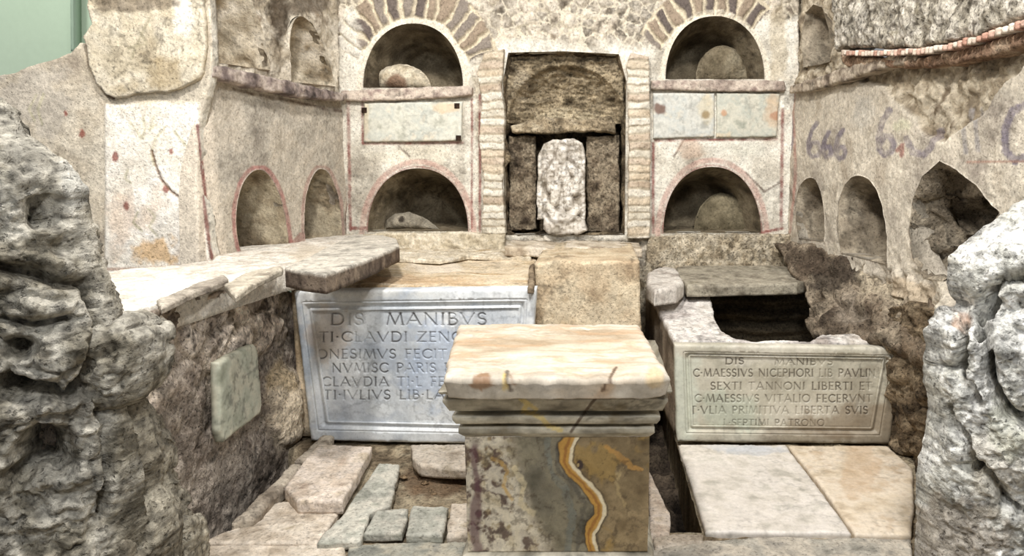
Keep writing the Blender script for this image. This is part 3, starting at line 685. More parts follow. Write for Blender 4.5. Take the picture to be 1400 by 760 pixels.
# podium behind the big inscription
def c_pod(P, ab=None):
    q = proj(P); c = base(P*np.array([.5, 1.6, 1]), [(166, 144, 116), (204, 184, 152), (224, 208, 182), (190, 164, 128)], 8, 121)
    c = spot(c, q, 600, 366, 46, 10, (232, 220, 202), .7, 3); c = spot(c, q, 560, 384, 90, 8, (196, 164, 126), .6, 4); return c
o = plate('podium', flat(.675), np.array([(-1.32, 3.13), (-.29, 3.13), (-.31, 3.4), (-.34, 4.33), (-1.5, 4.33), (-1.32, 3.4)]), 'plaster', c_pod, thick=.675, res=.010, bevel=.01, disp=lambda P, ab: .012*fbm(P, 6, 5, 4)+.02*ss(3.9, 4.25, P[:, 1]), jag=.01, rows=14)
meta(o, 'sandy topped masonry podium behind the big white inscribed panel', 'podium')
fB2 = upright(3.42)
o = plate('plaster_block', fB2, fB2.px([(731, 361), (760, 357), (874, 358), (876, 420), (878, 560), (731, 560)]), 'plaster', lambda P, ab=None: base(P, [(172, 150, 122), (204, 184, 154), (216, 200, 172), (188, 166, 134)], 7, 131), thick=.84, res=.009, bevel=.008, disp=wall_rough(.008, 8, 4), jag=.006, rows=14)
meta(o, 'tan plastered block between the two tombs, directly behind the altar', 'block')
fSl = upright(3.98)
o = plate('sill_slab', fSl, fSl.px([(690, 337), (760, 340), (800, 337), (878, 341), (878, 352), (800, 353), (690, 351)]), 'travertine', cf([(158, 142, 122), (198, 184, 162), (222, 210, 192), (176, 160, 138)], 12, 7), thick=.36, res=.008, bevel=.006, disp=wall_rough(.01, 18, 4), jag=.008, vec=.003, vsc=16, rows=14)
meta(o, 'pale sill slab under the central recess', 'sill')
stone([(722, 392), (724, 362), (730, 358), (731, 372), (730, 392)], .70, .03, [(90, 78, 62), (130, 114, 94), (160, 144, 120)], 39, 'narrow dark upright stone between sandy podium and tan block', name='wedge_stone', cat='stone')
# strip of pale rubble under recess and both panels
stone([(520, 352), (545, 338), (600, 334), (680, 336), (726, 342), (726, 352), (640, 350), (600, 356)], .70, .02, [(176, 160, 134), (210, 198, 176), (232, 222, 204)], 41, 'low ragged pale mortar ledge at the back of the sandy podium', name='mortar_ledge', cat='ledge', mat='plaster', amp=.016, sc=16, jag=.012)

# =================================================================== INSCRIBED PANELS
def arcp(cx, cy, rx, ry, a0, a1, n=12): return [(cx+rx*math.cos(math.radians(a0+(a1-a0)*i/n)), cy+ry*math.sin(math.radians(a0+(a1-a0)*i/n))) for i in range(n+1)]
# letter strokes, unit height, y down: list of (polyline, heavy?)
def bowl(x, y0, y1, w): return [(x, y0)]+arcp(x+w*.45, (y0+y1)/2, w*.55, (y1-y0)/2, -90, 90)+[(x, y1)]
GL = {
 'A': (.86, [([(.05, 1), (.42, 0)], 0), ([(.42, 0), (.80, 1)], 1), ([(.18, .66), (.68, .66)], 0)]),
 'B': (.62, [([(.12, 0), (.12, 1)], 1), (bowl(.12, 0, .47, .36), 0), (bowl(.12, .47, 1, .44), 1)]),
 'C': (.80, [(arcp(.48, .5, .40, .5, -45, -315, 16), 1)]),
 'D': (.82, [([(.12, 0), (.12, 1)], 1), (bowl(.12, 0, 1, .62), 1)]),
 'E': (.56, [([(.12, 0), (.12, 1)], 1), ([(.12, 0), (.50, 0)], 0), ([(.12, .5), (.44, .5)], 0), ([(.12, 1), (.52, 1)], 0)]),
 'F': (.54, [([(.12, 0), (.12, 1)], 1), ([(.12, 0), (.50, 0)], 0), ([(.12, .5), (.44, .5)], 0)]),
 'G': (.84, [(arcp(.48, .5, .40, .5, -45, -330, 16), 1), ([(.80, .62), (.80, .9)], 1)]),
 'H': (.82, [([(.12, 0), (.12, 1)], 1), ([(.70, 0), (.70, 1)], 1), ([(.12, .5), (.70, .5)], 0)]),
 'I': (.26, [([(.13, 0), (.13, 1)], 1)]),
 'L': (.54, [([(.12, 0), (.12, 1)], 1), ([(.12, 1), (.50, 1)], 0)]),
 'M': (1.0, [([(.06, 1), (.2, 0)], 0), ([(.2, 0), (.5, .95)], 1), ([(.5, .95), (.8, 0)], 0), ([(.8, 0), (.94, 1)], 1)]),
 'N': (.84, [([(.12, 1), (.12, 0)], 0), ([(.12, 0), (.72, 1)], 1), ([(.72, 1), (.72, 0)], 0)]),
 'O': (.92, [(arcp(.46, .5, .41, .5, 0, 360, 20), 1)]),
 'P': (.60, [([(.12, 0), (.12, 1)], 1), (bowl(.12, 0, .52, .44), 1)]),
 'Q': (.96, [(arcp(.46, .5, .41, .5, 0, 360, 20), 1), ([(.5, .95), (.98, 1.15)], 0)]),
 'R': (.68, [([(.12, 0), (.12, 1)], 1), (bowl(.12, 0, .5, .42), 1), ([(.3, .5), (.64, 1)], 1)]),
 'S': (.56, [(arcp(.28, .25, .2, .25, -30, -250, 10)+arcp(.28, .75, .22, .25, -80, 150, 10), 1)]),
 'T': (.70, [([(.35, 0), (.35, 1)], 1), ([(.04, 0), (.66, 0)], 0)]),
 'V': (.82, [([(.04, 0), (.40, 1)], 1), ([(.40, 1), (.78, 0)], 0)]),
 'X': (.76, [([(.06, 0), (.70, 1)], 1), ([(.68, 0), (.08, 1)], 0)]),
 'Z': (.68, [([(.06, 0), (.62, 0)], 0), ([(.62, 0), (.06, 1)], 1), ([(.06, 1), (.64, 1)], 0)]),
 '.': (.26, [([(.1, .5), (.14, .5)], 1)]), ' ': (.45, [])}
def text_strokes(s, x0, x1, y, h):
    """capitals fitted between x0 and x1; y is the top of the line"""
    tot = sum(GL[c][0]+.12 for c in s); k = (x1-x0)/tot; out = []; x = x0
    for c in s:
        w, st = GL[c]
        for pl, hv in st:
            out.append(([(x+p[0]*k, y+p[1]*h) for p in pl], .060*h*(1.35 if hv else .85)))
            for e in (pl[0], pl[-1]):           # serifs
                if c not in 'OQCG.S' and e[1] in (0, 1) and hv: out.append(([(x+(e[0]-.09)*k, y+e[1]*h), (x+(e[0]+.09)*k, y+e[1]*h)], .03*h))
        x += (w+.12)*k
    return out
def carve_field(q, strokes):
    D = np.full(len(q), -9.)
    for pl, w in strokes:
        pl = np.array(pl); mn = pl.min(0)-3; mx = pl.max(0)+3
        k = np.where((q[:, 0] > mn[0]) & (q[:, 0] < mx[0]) & (q[:, 1] > mn[1]) & (q[:, 1] < mx[1]))[0]
        if len(k): D[k] = np.maximum(D[k], w-dpoly(q[k], pl, False))
    return D
def inscribed(label, x0, y0, x1, y1, Y, strokes, cols, fcols, depth_px, spots, seed, rt, thick):
    """panel with sunk moulded field; strokes in panel coordinates"""
    fr = upright(Y); c = fr.px([(x0[1], y1[0]), (x1[1], y1[1]), (x1[0], y0[1]), (x0[0], y0[0])])
    root = thing('inscribed_panel', np.array([c[:, 0].mean(), Y, c[:, 1].min()]), label, 'inscribed panel')
    def lerp_in(m):
        (a, b, c_, d) = m
        return [(x0[1]+a, y1[0]-d), (x1[1]-b, y1[1]-d), (x1[0]-b, y0[1]+c_), (x0[0]+a, y0[0]+c_)]
    def cc(P, ab=None):
        q = proj(P); r = base(P, cols, 3.5, seed, 5, grime=.3)
        v = fbm(P*np.array([1, 1, 1.8]), 4, 5, seed+7, ridge=True); r = blend(r, fcols, .35*ss(.35, .7, v))
        for s in spots: r = spot(r, q, *s)
        return r
    m1, m2 = depth_px
    inner = fr.px(lerp_in(m1))
    o = plate('frame', fr, c, 'marble', cc, thick=thick, res=.009, bevel=.004, disp=wall_rough(.002, 14, seed), jag=.003, holes=[inner], parent=root, back=False, seed=seed)
    # moulded inner frame
    f2 = Frame(fr.o+fr.n*-.004, fr.u, fr.v); inn2 = fr.px(lerp_in(m2))
    def dm(P, ab):
        d = dpoly(ab, inner); w = dpoly(ab, inn2); t = d/(d+w+1e-9)
        return .006*np.sin(t*math.pi*2.6+.4)-.006*t
    o = plate('moulding', f2, inner, 'marble', cc, thick=thick*.8, res=.0032, disp=dm, holes=[inn2], parent=root, back=False, seed=seed+1)
    f3 = Frame(fr.o+fr.n*-.012, fr.u, fr.v)
    def D(P): return carve_field(proj(P-fr.n*-.012), strokes)
    def cp(P, ab=None):
        r = cc(P); d = D(P); wr = fbm(P, 9, 3, seed+40)
        return blend(r, rt, .85*ss(-.5, .6, d)*np.clip(.62+1.6*wr, .12, 1))
    def dp(P, ab): d = D(P); return .0015*fbm(P, 20, 4, seed)-.006*ss(-.6, 1.2, d)
    plate('text_field', f3, inn2, 'marble', cp, thick=thick*.7, res=.0028, disp=dp, parent=root, seed=seed+2)
    return root
S1 = []
for s, a, b, y, h in (('DIS  MANIBVS', 450, 668, 429, 16), ('TI.CLAVDI ZENONIS', 434, 676, 455, 13), ('ONESIMVS FECIT SIBI', 430, 660, 479, 12), ('NVMISC PARIS ET', 452, 630, 498, 12),
                      ('CLAVDIA TI.L FELIX', 438, 640, 517, 12), ('TI.IVLIVS LIB.LATIN', 440, 646, 535, 12)):
    S1 += text_strokes(s, a, b, y, h)
inscribed('big blue-white marble panel with Latin inscription and moulded frame, left of the altar', (402, 425), (398, 394), (733, 722), (602, 608), PZ(800, 605, 0)[1], S1,
          [(176, 182, 188), (208, 212, 214), (226, 228, 228), (192, 196, 200)], (146, 156, 172), ((10, 12, 15, 14), (24, 24, 28, 26)),
          ((600, 500, 60, 60, (166, 182, 206), .5, 3), (415, 480, 14, 70, (156, 172, 190), .6, 4), (450, 455, 34, 40, (206, 190, 172), .5, 5), (500, 400, 90, 10, (228, 226, 218), .5, 6)), 3, (74, 72, 72), .07)
S2 = []
for s, a, b, y, h in (('DIS', 992, 1020, 490, 9), ('MANIBVS', 1060, 1142, 491, 9), ('C.MAESSIVS NICEPHORI LIB PAVLIN', 948, 1200, 506, 10), ('SEXTI TANNONI LIBERTI ET', 972, 1196, 524, 10),
                      ('C.MAESSIVS VITALIO FECERVNT', 950, 1196, 541, 10), ('T.VLIA PRIMITIVA LIBERTA SVIS', 944, 1190, 557, 10), ('L.SEPTIMI PATRONO', 990, 1130, 575, 9)):
    S2 += text_strokes(s, a, b, y, h)
inscribed('greenish grey marble panel with worn Latin inscription, right of the altar', (922, 926), (471, 476), (1234, 1217), (604, 607), PZ(800, 605, 0)[1]-.005, S2,
          [(150, 146, 130), (184, 178, 160), (200, 194, 178), (168, 160, 142)], (120, 108, 88), ((12, 14, 10, 12), (22, 26, 16, 22)),
          ((935, 540, 26, 70, (200, 204, 188), .7, 3), (1040, 484, 80, 16, (206, 200, 186), .5, 4), (1180, 580, 90, 34, (128, 112, 90), .7, 5), (1100, 596, 80, 14, (112, 96, 74), .6, 6), (1000, 560, 50, 30, (178, 186, 168), .5, 7)), 23, (72, 62, 50), .05)

# =================================================================== RIGHT TOMB
FZ = Frame((0, 3.1, .438), (1, 0, 0), (0, 1, .12))
def c_rim(P, ab=None):
    q = proj(P); c = base(P, [(160, 150, 142), (198, 190, 184), (222, 216, 208), (184, 174, 162)], 9, 141)
    return c
YR = PZ(800, 605, 0)[1]+.055
rim = FZ.px([(884, 394), (905, 386), (968, 392), (976, 430), (986, 450), (1008, 464), (1108, 466), (1124, 457), (1170, 456), (1236, 468)])
rim = np.concatenate([rim, [(1.31, YR-3.1), (.345, YR-3.1)]])
root = thing('stone_tomb', (.8, 3.5, 0), 'open stone tomb chest with broken rim behind the right inscribed panel', 'tomb')
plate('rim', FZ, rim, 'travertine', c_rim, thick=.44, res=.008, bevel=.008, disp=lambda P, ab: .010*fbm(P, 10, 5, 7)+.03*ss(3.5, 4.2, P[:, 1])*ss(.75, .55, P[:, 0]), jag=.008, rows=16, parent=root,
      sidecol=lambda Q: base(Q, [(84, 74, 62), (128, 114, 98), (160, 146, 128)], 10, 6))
fBk = upright(4.08)
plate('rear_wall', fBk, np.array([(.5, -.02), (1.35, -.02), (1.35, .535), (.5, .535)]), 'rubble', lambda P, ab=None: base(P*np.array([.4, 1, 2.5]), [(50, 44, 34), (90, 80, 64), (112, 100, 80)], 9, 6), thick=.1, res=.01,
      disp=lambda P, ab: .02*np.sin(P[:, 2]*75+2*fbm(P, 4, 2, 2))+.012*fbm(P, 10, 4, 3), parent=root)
stone([(924, 366), (950, 361), (1040, 360), (1084, 364), (1108, 382), (1090, 387), (940, 390), (930, 380)], .60, .06, [(110, 102, 88), (150, 142, 126), (176, 168, 150), (128, 120, 102)], 43, 'grey-brown capping slab bridging the back of the open right tomb', name='capping_slab', cat='slab', amp=.006, bev=.008)
stone([(884, 372), (908, 362), (926, 368), (936, 384), (925, 392), (895, 396), (884, 388)], .615, .08, [(160, 150, 140), (204, 196, 186), (226, 220, 210)], 45, 'broken pale block at the far left corner of the right tomb', name='marble_fragment', cat='block', bev=.02, amp=.012)
# collapsed rubble slope between right wall and tomb
n = np.array([-.70, -.22, .68]); n /= np.linalg.norm(n); u = np.array([-n[1], n[0], 0]); u /= np.linalg.norm(u)
u = -u if u[1] > 0 else u
v = np.cross(n, u)
FSL = Frame(PZ(1150, 460, .43), u, v)
def c_sl(P, ab=None):
    q = proj(P); c = base(P, [(74, 64, 54), (118, 104, 88), (160, 146, 126), (94, 82, 68)], 10, 151); c = spot(c, proj(P), 1150, 372, 70, 26, (62, 54, 46), .8, 9, .7)
    c = spot(c, q, 1225, 385, 50, 40, (196, 182, 158), .8, 4); c = spot(c, q, 1160, 425, 30, 26, (150, 138, 122), .7, 5)
    c = spot(c, q, 1120, 360, 40, 20, (84, 72, 60), .8, 6); c = spot(c, q, 1250, 470, 20, 60, (118, 100, 80), .6, 7); return c
def d_sl(P, ab):
    f1, f2, i = worley(P, 9, 21); return .07*fbm(P, 7, 5, 22, gain=.6)+.06*np.minimum(f2-f1, .5)+.03*(i-.5)
o = plate('trim_9', FSL, FSL.px([(1062, 335), (1080, 326), (1140, 346), (1190, 362), (1262, 392), (1300, 440), (1310, 500), (1262, 500), (1234, 480), (1200, 464), (1150, 462), (1112, 462), (1098, 440), (1104, 400), (1080, 370)]), 'rubble', c_sl,
          thick=.16, res=.009, bevel=.02, disp=d_sl, jag=.02, vec=.012, vsc=12, rows=10)
meta(o, kind='structure')
FRB = Frame((1.275, 3.16, 0), (.10, -1, 0), (0, 0, 1))
o = plate('rubble_footing', FRB, np.array([(-.1, -.01), (.62, -.01), (.62, .62), (.2, .64), (-.1, .52)]), 'rubble', lambda P, ab=None: base(P, [(66, 56, 44), (110, 94, 74), (160, 142, 116), (88, 74, 58)], 14, 161), thick=.2, res=.008, disp=d_sl, jag=.012, vec=.01, vsc=14, parent=wall_right)

# =================================================================== ALTAR
YA = 2.08
FA = upright(YA)
sh2 = FA.px([(640, 757), (886, 757), (886, 596), (640, 596)])
xl, xr = sh2[0, 0], sh2[1, 0]; zb = .02; zt = sh2[2, 1]; yb = YA+.50
root = thing('marble_altar', ((xl+xr)/2, (YA+yb)/2, 0), 'veined marble altar with moulded cornice and worn white top, in the centre foreground', 'altar')
def rect_ring(o, z, step=.004, skl=0.):
    pts = [(xl-o, YA-o), (xr+o, YA-o), (xr+o, yb+o), (xl-o, yb+o)]; out = []
    for i in range(4):
        a = np.array(pts[i]); b = np.array(pts[(i+1) % 4]); n_ = NR[i]
        for j in range(n_): out.append(a+(b-a)*j/n_)
    out = np.array(out); return np.concatenate([out, np.full((len(out), 1), z)], 1)
NR = [210, 110, 50, 110]
def loft(name, prof, mat, colf, parent, amp=.0, sc=12, seed=0, vecf=None, cap=True):
    R = [rect_ring(o, z) for o, z in prof]; n = len(R[0]); V = np.concatenate(R); faces = []
    for i in range(len(R)-1):
        for j in range(n):
            k = (j+1) % n; faces.append([i*n+j, i*n+k, (i+1)*n+k, (i+1)*n+j])
    if cap: faces.append([(len(R)-1)*n+j for j in range(n)]); faces.append([j for j in range(n)][::-1])
    C = colf(V)
    if amp: V = V+amp*np.stack([fbm(V, sc, 4, seed+1), fbm(V, sc, 4, seed+2), fbm(V, sc, 4, seed+3)*.5], 1)
    if vecf is not None: V = vecf(V)
    return mk(name, V, faces, C, mat, parent, smooth=True)
VEIN = [(776, 596), (768, 612), (768, 632), (778, 648), (790, 660), (804, 678), (812, 690), (814, 704), (806, 716), (800, 730), (802, 744), (806, 760)]
def c_shaft(P):
    q = proj(P); front = P[:, 1] < YA+.01
    Pw = P+.03*np.stack([fbm(P, 7, 4, 201), fbm(P, 7, 4, 202), fbm(P, 7, 4, 203)], 1)
    qw = proj(Pw); X = qw[:, 0]; nz = fbm(P, 10, 5, 204, gain=.6)
    w = fbm(P*np.array([1.4, 1, .7]), 9, 5, 205, gain=.6)
    # ground bands from left to right, as the stone is veined
    cream = base(P, [(120, 100, 76), (178, 160, 126), (216, 204, 178), (150, 122, 84)], 22, 206, 5)
    green = base(P, [(84, 80, 66), (118, 112, 96), (146, 138, 116), (100, 94, 78)], 9, 207)
    olive = base(P, [(96, 80, 56), (132, 114, 84), (158, 138, 104), (116, 98, 70)], 9, 208)
    dist_v = np.full(len(q), 1e9)
    yy = np.interp(q[:, 1], [p[1] for p in VEIN], [p[0] for p in VEIN])
    sd = q[:, 0]-yy+5*nz
    gl = ss(-10, 26, X-np.interp(q[:, 1], [596, 650, 700, 757], [688, 700, 716, 742])+10*w)
    c = cream*(1-gl[:, None])+green*gl[:, None]
    r = ss(12, 20, sd); c = c*(1-r[:, None])+olive*r[:, None]
    dk = fbm(P, 16, 5, 211, ridge=True, gain=.6)
    c = blend(c, (80, 58, 56), .85*ss(.28, .55, dk)*(1-gl)*ss(900, 700, X))
    c = blend(c, (232, 222, 200), .7*ss(.25, .5, fbm(P, 20, 4, 215, ridge=True))*(1-gl))
    c = blend(c, (92, 56, 66), .75*ss(9, 3, np.abs(X-652)+6*w)*ss(600, 612, q[:, 1]))
    c = blend(c, (168, 138, 80), .7*ss(.4, .62, fbm(P*np.array([1, 1, .8]), 8, 5, 213, ridge=True))*r)
    c = blend(c, (186, 164, 124), .6*ss(6, 2, np.abs(X-650-(q[:, 1]-650)*.02))*0)
    # vein: dark outline, gold and cream core
    vw = np.interp(q[:, 1], [596, 660, 720, 757], [1.0, 1.05, 1.35, 1.6])*(1+.5*fbm(P, 24, 4, 217)); d = (sd-6)*vw
    for pts, w_, cl in (([(700, 640), (716, 660), (712, 684), (730, 700)], 5, (222, 206, 168)), ([(672, 630), (690, 644), (684, 664), (700, 680)], 4, (206, 168, 96)), ([(664, 690), (690, 700), (708, 724), (704, 750)], 5, (226, 214, 188)),
                        ([(832, 612), (848, 628), (858, 640), (872, 646)], 5, (196, 150, 84)), ([(846, 640), (838, 660), (850, 690)], 3, (186, 164, 120)), ([(742, 600), (752, 640), (770, 670), (782, 700), (778, 750)], 8, (126, 128, 118)), ([(760, 610), (764, 640), (780, 664), (796, 690), (790, 756)], 3, (96, 92, 82))):
        c = stroke(c, q+np.stack([14*nz, 10*w], 1), pts, w_, cl, .8, 6, .6)
    c = blend(c, (70, 56, 44), .5*ss(.5, .75, fbm(P, 26, 5, 219, ridge=True, gain=.65)))
    c = blend(c, (58, 48, 42), .9*ss(15, 11, np.abs(d)))
    c = blend(c, (196, 150, 76), ss(12, 9.5, np.abs(d)))
    c = blend(c, (236, 222, 188), ss(3, 6, d)*ss(12, 9.5, d))
    c = blend(c, (150, 96, 50), .7*ss(3.5, 1, np.abs(d+3+3*nz)))
    c = spot(c, q, 793, 635, 5, 8, (58, 46, 48), .95, 3, .3); c = spot(c, q, 791, 636, 2, 3, (196, 170, 120), .9, 3, .2)
    return c
def c_corn(P):
    q = proj(P); c = base(P*np.array([.6, .6, 2]), [(104, 98, 84), (158, 150, 132), (198, 190, 170), (132, 124, 106)], 12, 221)
    c = blend(c, (120, 104, 72), .5*ss(.2, .5, fbm(P, 14, 4, 223)))
    for pts, w_ in (([(712, 545), (722, 552), (716, 562), (730, 566), (742, 572), (750, 582), (766, 588)], 5), ([(722, 552), (734, 560)], 4)): c = stroke(c, q, pts, w_, (214, 192, 128), .9, 3, .2)
    for pts in ([(840, 505), (828, 530), (808, 552), (790, 576), (780, 590)],): c = stroke(c, q, pts, 2.5, (80, 62, 46), .9, 3, .2)
    return c
# shaft in many rings
zs = np.linspace(zb+.012, zt, 120)
loft('shaft', [(0, z) for z in zs], 'onyx', c_shaft, root, amp=.003, sc=14, seed=3)
loft('base', [(.008, -.0), (.02, .004), (.02, .016), (.012, .024), (.0, .03)], 'marble', c_corn, root, amp=.003, seed=5)
def zz(y, o): return PY(760, y, YA-o)[2]
prof = [(0, zz(597, 0)), (.010, zz(594, .01)), (.016, zz(591, .01)), (.016, zz(585, .02)), (-.02, zz(584, .02)), (-.02, zz(580, .02)), (.022, zz(579, .02)), (.030, zz(574, .03)), (.031, zz(569, .03)), (-.01, zz(567, .03)), (-.01, zz(562.5, .04)), (.036, zz(562, .04)),
        (.042, zz(556, .04)), (.050, zz(549, .05)), (.050, zz(545.5, .05)), (.0, zz(545, .05)), (.0, zz(539.5, .06)), (.056, zz(538.5, .06)), (.060, zz(535, .06))]
pr = []
for (a, b) in zip(prof[:-1], prof[1:]):
    k = 3
    for j in range(k): pr.append((a[0]+(b[0]-a[0])*j/k, a[1]+(b[1]-a[1])*j/k))
pr.append(prof[-1])
loft('cornice', pr, 'marble', c_corn, root, amp=.005, sc=11, seed=9)
zc0 = prof[-1][1]; zc = zz(508, .07)
FC = flat(zc)
def c_cap(P, ab=None):
    q = proj(P); c = base(P*np.array([.6, 1.6, 1]), [(168, 148, 122), (196, 182, 160), (210, 200, 184), (188, 168, 142)], 5, 231, grime=.2)
    c = blend(c, (190, 156, 122), .55*ss(.4, .65, fbm(P*np.array([.6, 2.4, 1]), 7, 4, 233, ridge=True)))
    fr_ = ss(506, 512, q[:, 1]); c = blend(c, (170, 160, 144), .75*fr_*ss(-.3, .2, fbm(P, 14, 4, 9))); c = spot(c, q, 662, 522, 30, 9, (136, 100, 66), .85, 3, .9); c = spot(c, q, 690, 522, 4, 14, (206, 176, 96), .8, 4); c = spot(c, q, 755, 525, 40, 10, (176, 168, 156), .6, 4)
    c = spot(c, q, 896, 516, 16, 14, (196, 168, 120), .6, 6); c = stroke(c, q, [(842, 502), (834, 514), (824, 534)], 2.5, (90, 68, 48), .9, 2, .2)
    c = stroke(c, q, [(694, 508), (692, 520), (698, 534)], 3, (70, 56, 44), .85, 2, .2)
    return c
capc = FC.px([(627, 443), (700, 441), (874, 443), (886, 462), (904, 492), (917, 512), (880, 516), (760, 516), (640, 516), (607, 514), (612, 484)])
plate('cap', FC, capc, 'marble', c_cap, thick=zc-zc0+.004, res=.0055, bevel=.022, bulge=.018, disp=lambda P, ab: .006*fbm(P, 6, 4, 7)+.010*np.minimum(0, fbm(P, 16, 4, 8)+.1), jag=.010, vec=.005, vsc=14, rows=12, parent=root, taper=-.03)

# =================================================================== FOREGROUND ROCKS
def ww_(P, seed, k=1.):
    Q = P+.02*np.stack([fbm(P, 14, 3, seed+71), fbm(P, 14, 3, seed+72), fbm(P, 14, 3, seed+73)], 1)
    f1, f2, i = worley(Q, 13, seed); g1, g2, j = worley(Q, 34, seed+4)
    return k*(.040*np.minimum(f2-f1, .35)+.02*(i-.5))+.016*np.minimum(g2-g1, .35)
def rock(name, outline, Y, thick, bev, bulge, cols, seed, label, creases=(), pits=(), amp=.05, res=.0045, spots=(), mat='rock', cat='rock', crag=1., deep=1.7, sc=1.0):
    """a bulging mass; relief is pushed out along the surface's own normals"""
    fr = upright(Y); poly = fr.px(outline)
    o = plate(name, fr, poly, mat, lambda P, ab=None: np.zeros((len(P), 3)), thick=.10, res=res, bevel=bev, bulge=bulge, disp=lambda P, ab: np.full(len(P), bulge), jag=.012, rows=12, seed=seed, taper=-.25)
    me = o.data; n = len(me.vertices); L = np.zeros(n*3); me.vertices.foreach_get('co', L); V = L.reshape(-1, 3)
    N = np.zeros(n*3); me.vertices.foreach_get('normal', N); N = N.reshape(-1, 3); P = V+WORLD[o]; pxm = (Y-bulge*.5)/1000.
    W = P+.03*np.stack([fbm(P, 7, 3, seed+31), fbm(P, 7, 3, seed+32), fbm(P, 7, 3, seed+33)], 1)
    h = amp*fbm(W, 5*sc, 6, seed, gain=.58)+amp*.6*fbm(W, 11*sc, 5, seed+9, ridge=True, gain=.55)+.010*fbm(W, 50, 3, seed)+ww_(W, seed, crag)
    q = proj(P); q = q+np.stack([fbm(P, 12, 3, seed+3), fbm(P, 12, 3, seed+4)], 1)*14
    for pl, ww, dd in creases: h = h-deep*dd*np.exp(-(dpoly(q, pl, False)/(ww*.8))**2)
    for x, y, rx, ry, dd in pits: h = h-deep*dd*ss(1.35, .3, np.hypot((q[:, 0]-x)/rx, (q[:, 1]-y)/ry))
    D = dpoly(P[:, [0, 2]], poly); front = ss(.0, .05, D)*.8+.2
    V2 = V+N*(h*front)[:, None]; me.vertices.foreach_set('co', V2.ravel()); P2 = V2+WORLD[o]
    c = base(P2, cols, 9, seed, 5); f = fbm(P2, 30, 4, seed+7, ridge=True); c = c*(1-.45*ss(.35, .7, f))[:, None]; q = proj(P2)
    for s_ in spots: c = spot(c, q, *s_)
    A = np.ones((n, 4)); A[:, :3] = np.clip(c, 0, 1); me.color_attributes['Col'].data.foreach_set('color', A.ravel().astype(np.float32)); me.update()
    return meta(o, label, cat)
rock('boulder', [(-110, 100), (-30, 118), (2, 134), (16, 152), (30, 184), (62, 204), (96, 228), (116, 254), (122, 296), (134, 342), (150, 384), (166, 428), (180, 470), (176, 560), (190, 640), (206, 760), (210, 900), (-300, 900), (-300, 90)], 1.72, .45, .34, .22, GREYROCK, 301,
     'huge pitted grey rock filling the left foreground', creases=(([(0, 365), (60, 380), (105, 395), (120, 420)], 9, .05), ([(110, 395), (132, 440), (130, 520), (150, 560)], 8, .05), ([(0, 520), (60, 530), (95, 540), (140, 500)], 10, .06), ([(140, 460), (170, 430)], 5, .03), ([(0, 440), (50, 450), (90, 440)], 8, .03), ([(140, 560), (150, 640), (146, 700)], 8, .04)),
     pits=((60, 284, 32, 26, .07), (90, 330, 20, 20, .03), (30, 480, 24, 14, .04),  (20, 535, 40, 16, .08), (62, 620, 40, 34, .13), (30, 650, 20, 16, .05)), amp=.045,
     spots=((105, 250, 30, 34, (206, 204, 196), .6, 4), (40, 210, 30, 60, (150, 146, 136), .5, 4)))
rock('rock', [(142, 440), (160, 428), (186, 436), (206, 456), (213, 490), (208, 520), (194, 544), (170, 552), (146, 556), (134, 520), (132, 470)], 1.74, .2, .06, .10, GREYROCK, 311, 'rounded grey rock bulging from the right flank of the huge left rock', amp=.035)
rock('rock', [(120, 560), (150, 556), (190, 545), (206, 580), (216, 620), (214, 660), (232, 690), (244, 720), (240, 900), (100, 900)], 1.80, .3, .10, .14, [(92, 84, 70), (148, 140, 124), (186, 178, 160), (120, 110, 94)], 321, 'lower brownish grey rock beside the dark left pit wall', creases=(([(150, 600), (180, 660), (190, 740)], 8, .04),), amp=.045)
rock('stone_post', [(234, 704), (256, 706), (262, 716), (262, 900), (228, 900)], 1.86, .10, .02, .02, [(150, 142, 126), (188, 180, 162), (206, 198, 180)], 331, 'small upright pale stone at the bottom beside the lower left rock', amp=.008, cat='stone')
rock('boulder', [(1252, 900), (1250, 760), (1254, 700), (1252, 650), (1262, 600), (1270, 560), (1264, 520), (1268, 470), (1262, 440), (1280, 424), (1306, 410), (1296, 386), (1298, 352), (1320, 330), (1356, 306), (1404, 268), (1500, 236), (1640, 260), (1640, 900)], 2.15, .5, .26, .24, WHITEROCK, 341,
     'huge white craggy rock filling the right foreground', creases=(([(1262, 436), (1310, 412), (1326, 428), (1322, 446)], 8, .06), ([(1326, 428), (1318, 470), (1310, 500), (1320, 520), (1334, 545)], 7, .06), ([(1345, 430), (1352, 400), (1375, 382), (1400, 376)], 9, .06), ([(1350, 450), (1348, 490), (1352, 530), (1370, 555), (1400, 572)], 10, .08),
               ([(1268, 500), (1300, 498), (1316, 480)], 6, .04), ([(1300, 560), (1320, 600), (1330, 640)], 7, .05), ([(1340, 640), (1370, 680), (1400, 700)], 7, .04)),
     pits=((1356, 414, 13, 16, .09), (1330, 640, 16, 10, .05)), amp=.03, crag=.4,
     spots=((1300, 730, 80, 60, (166, 156, 142), .8, 4), (1360, 640, 40, 60, (190, 182, 166), .6, 4), (1315, 440, 14, 12, (190, 140, 100), .5, 4), (1375, 590, 30, 40, (200, 200, 180), .5, 3)))

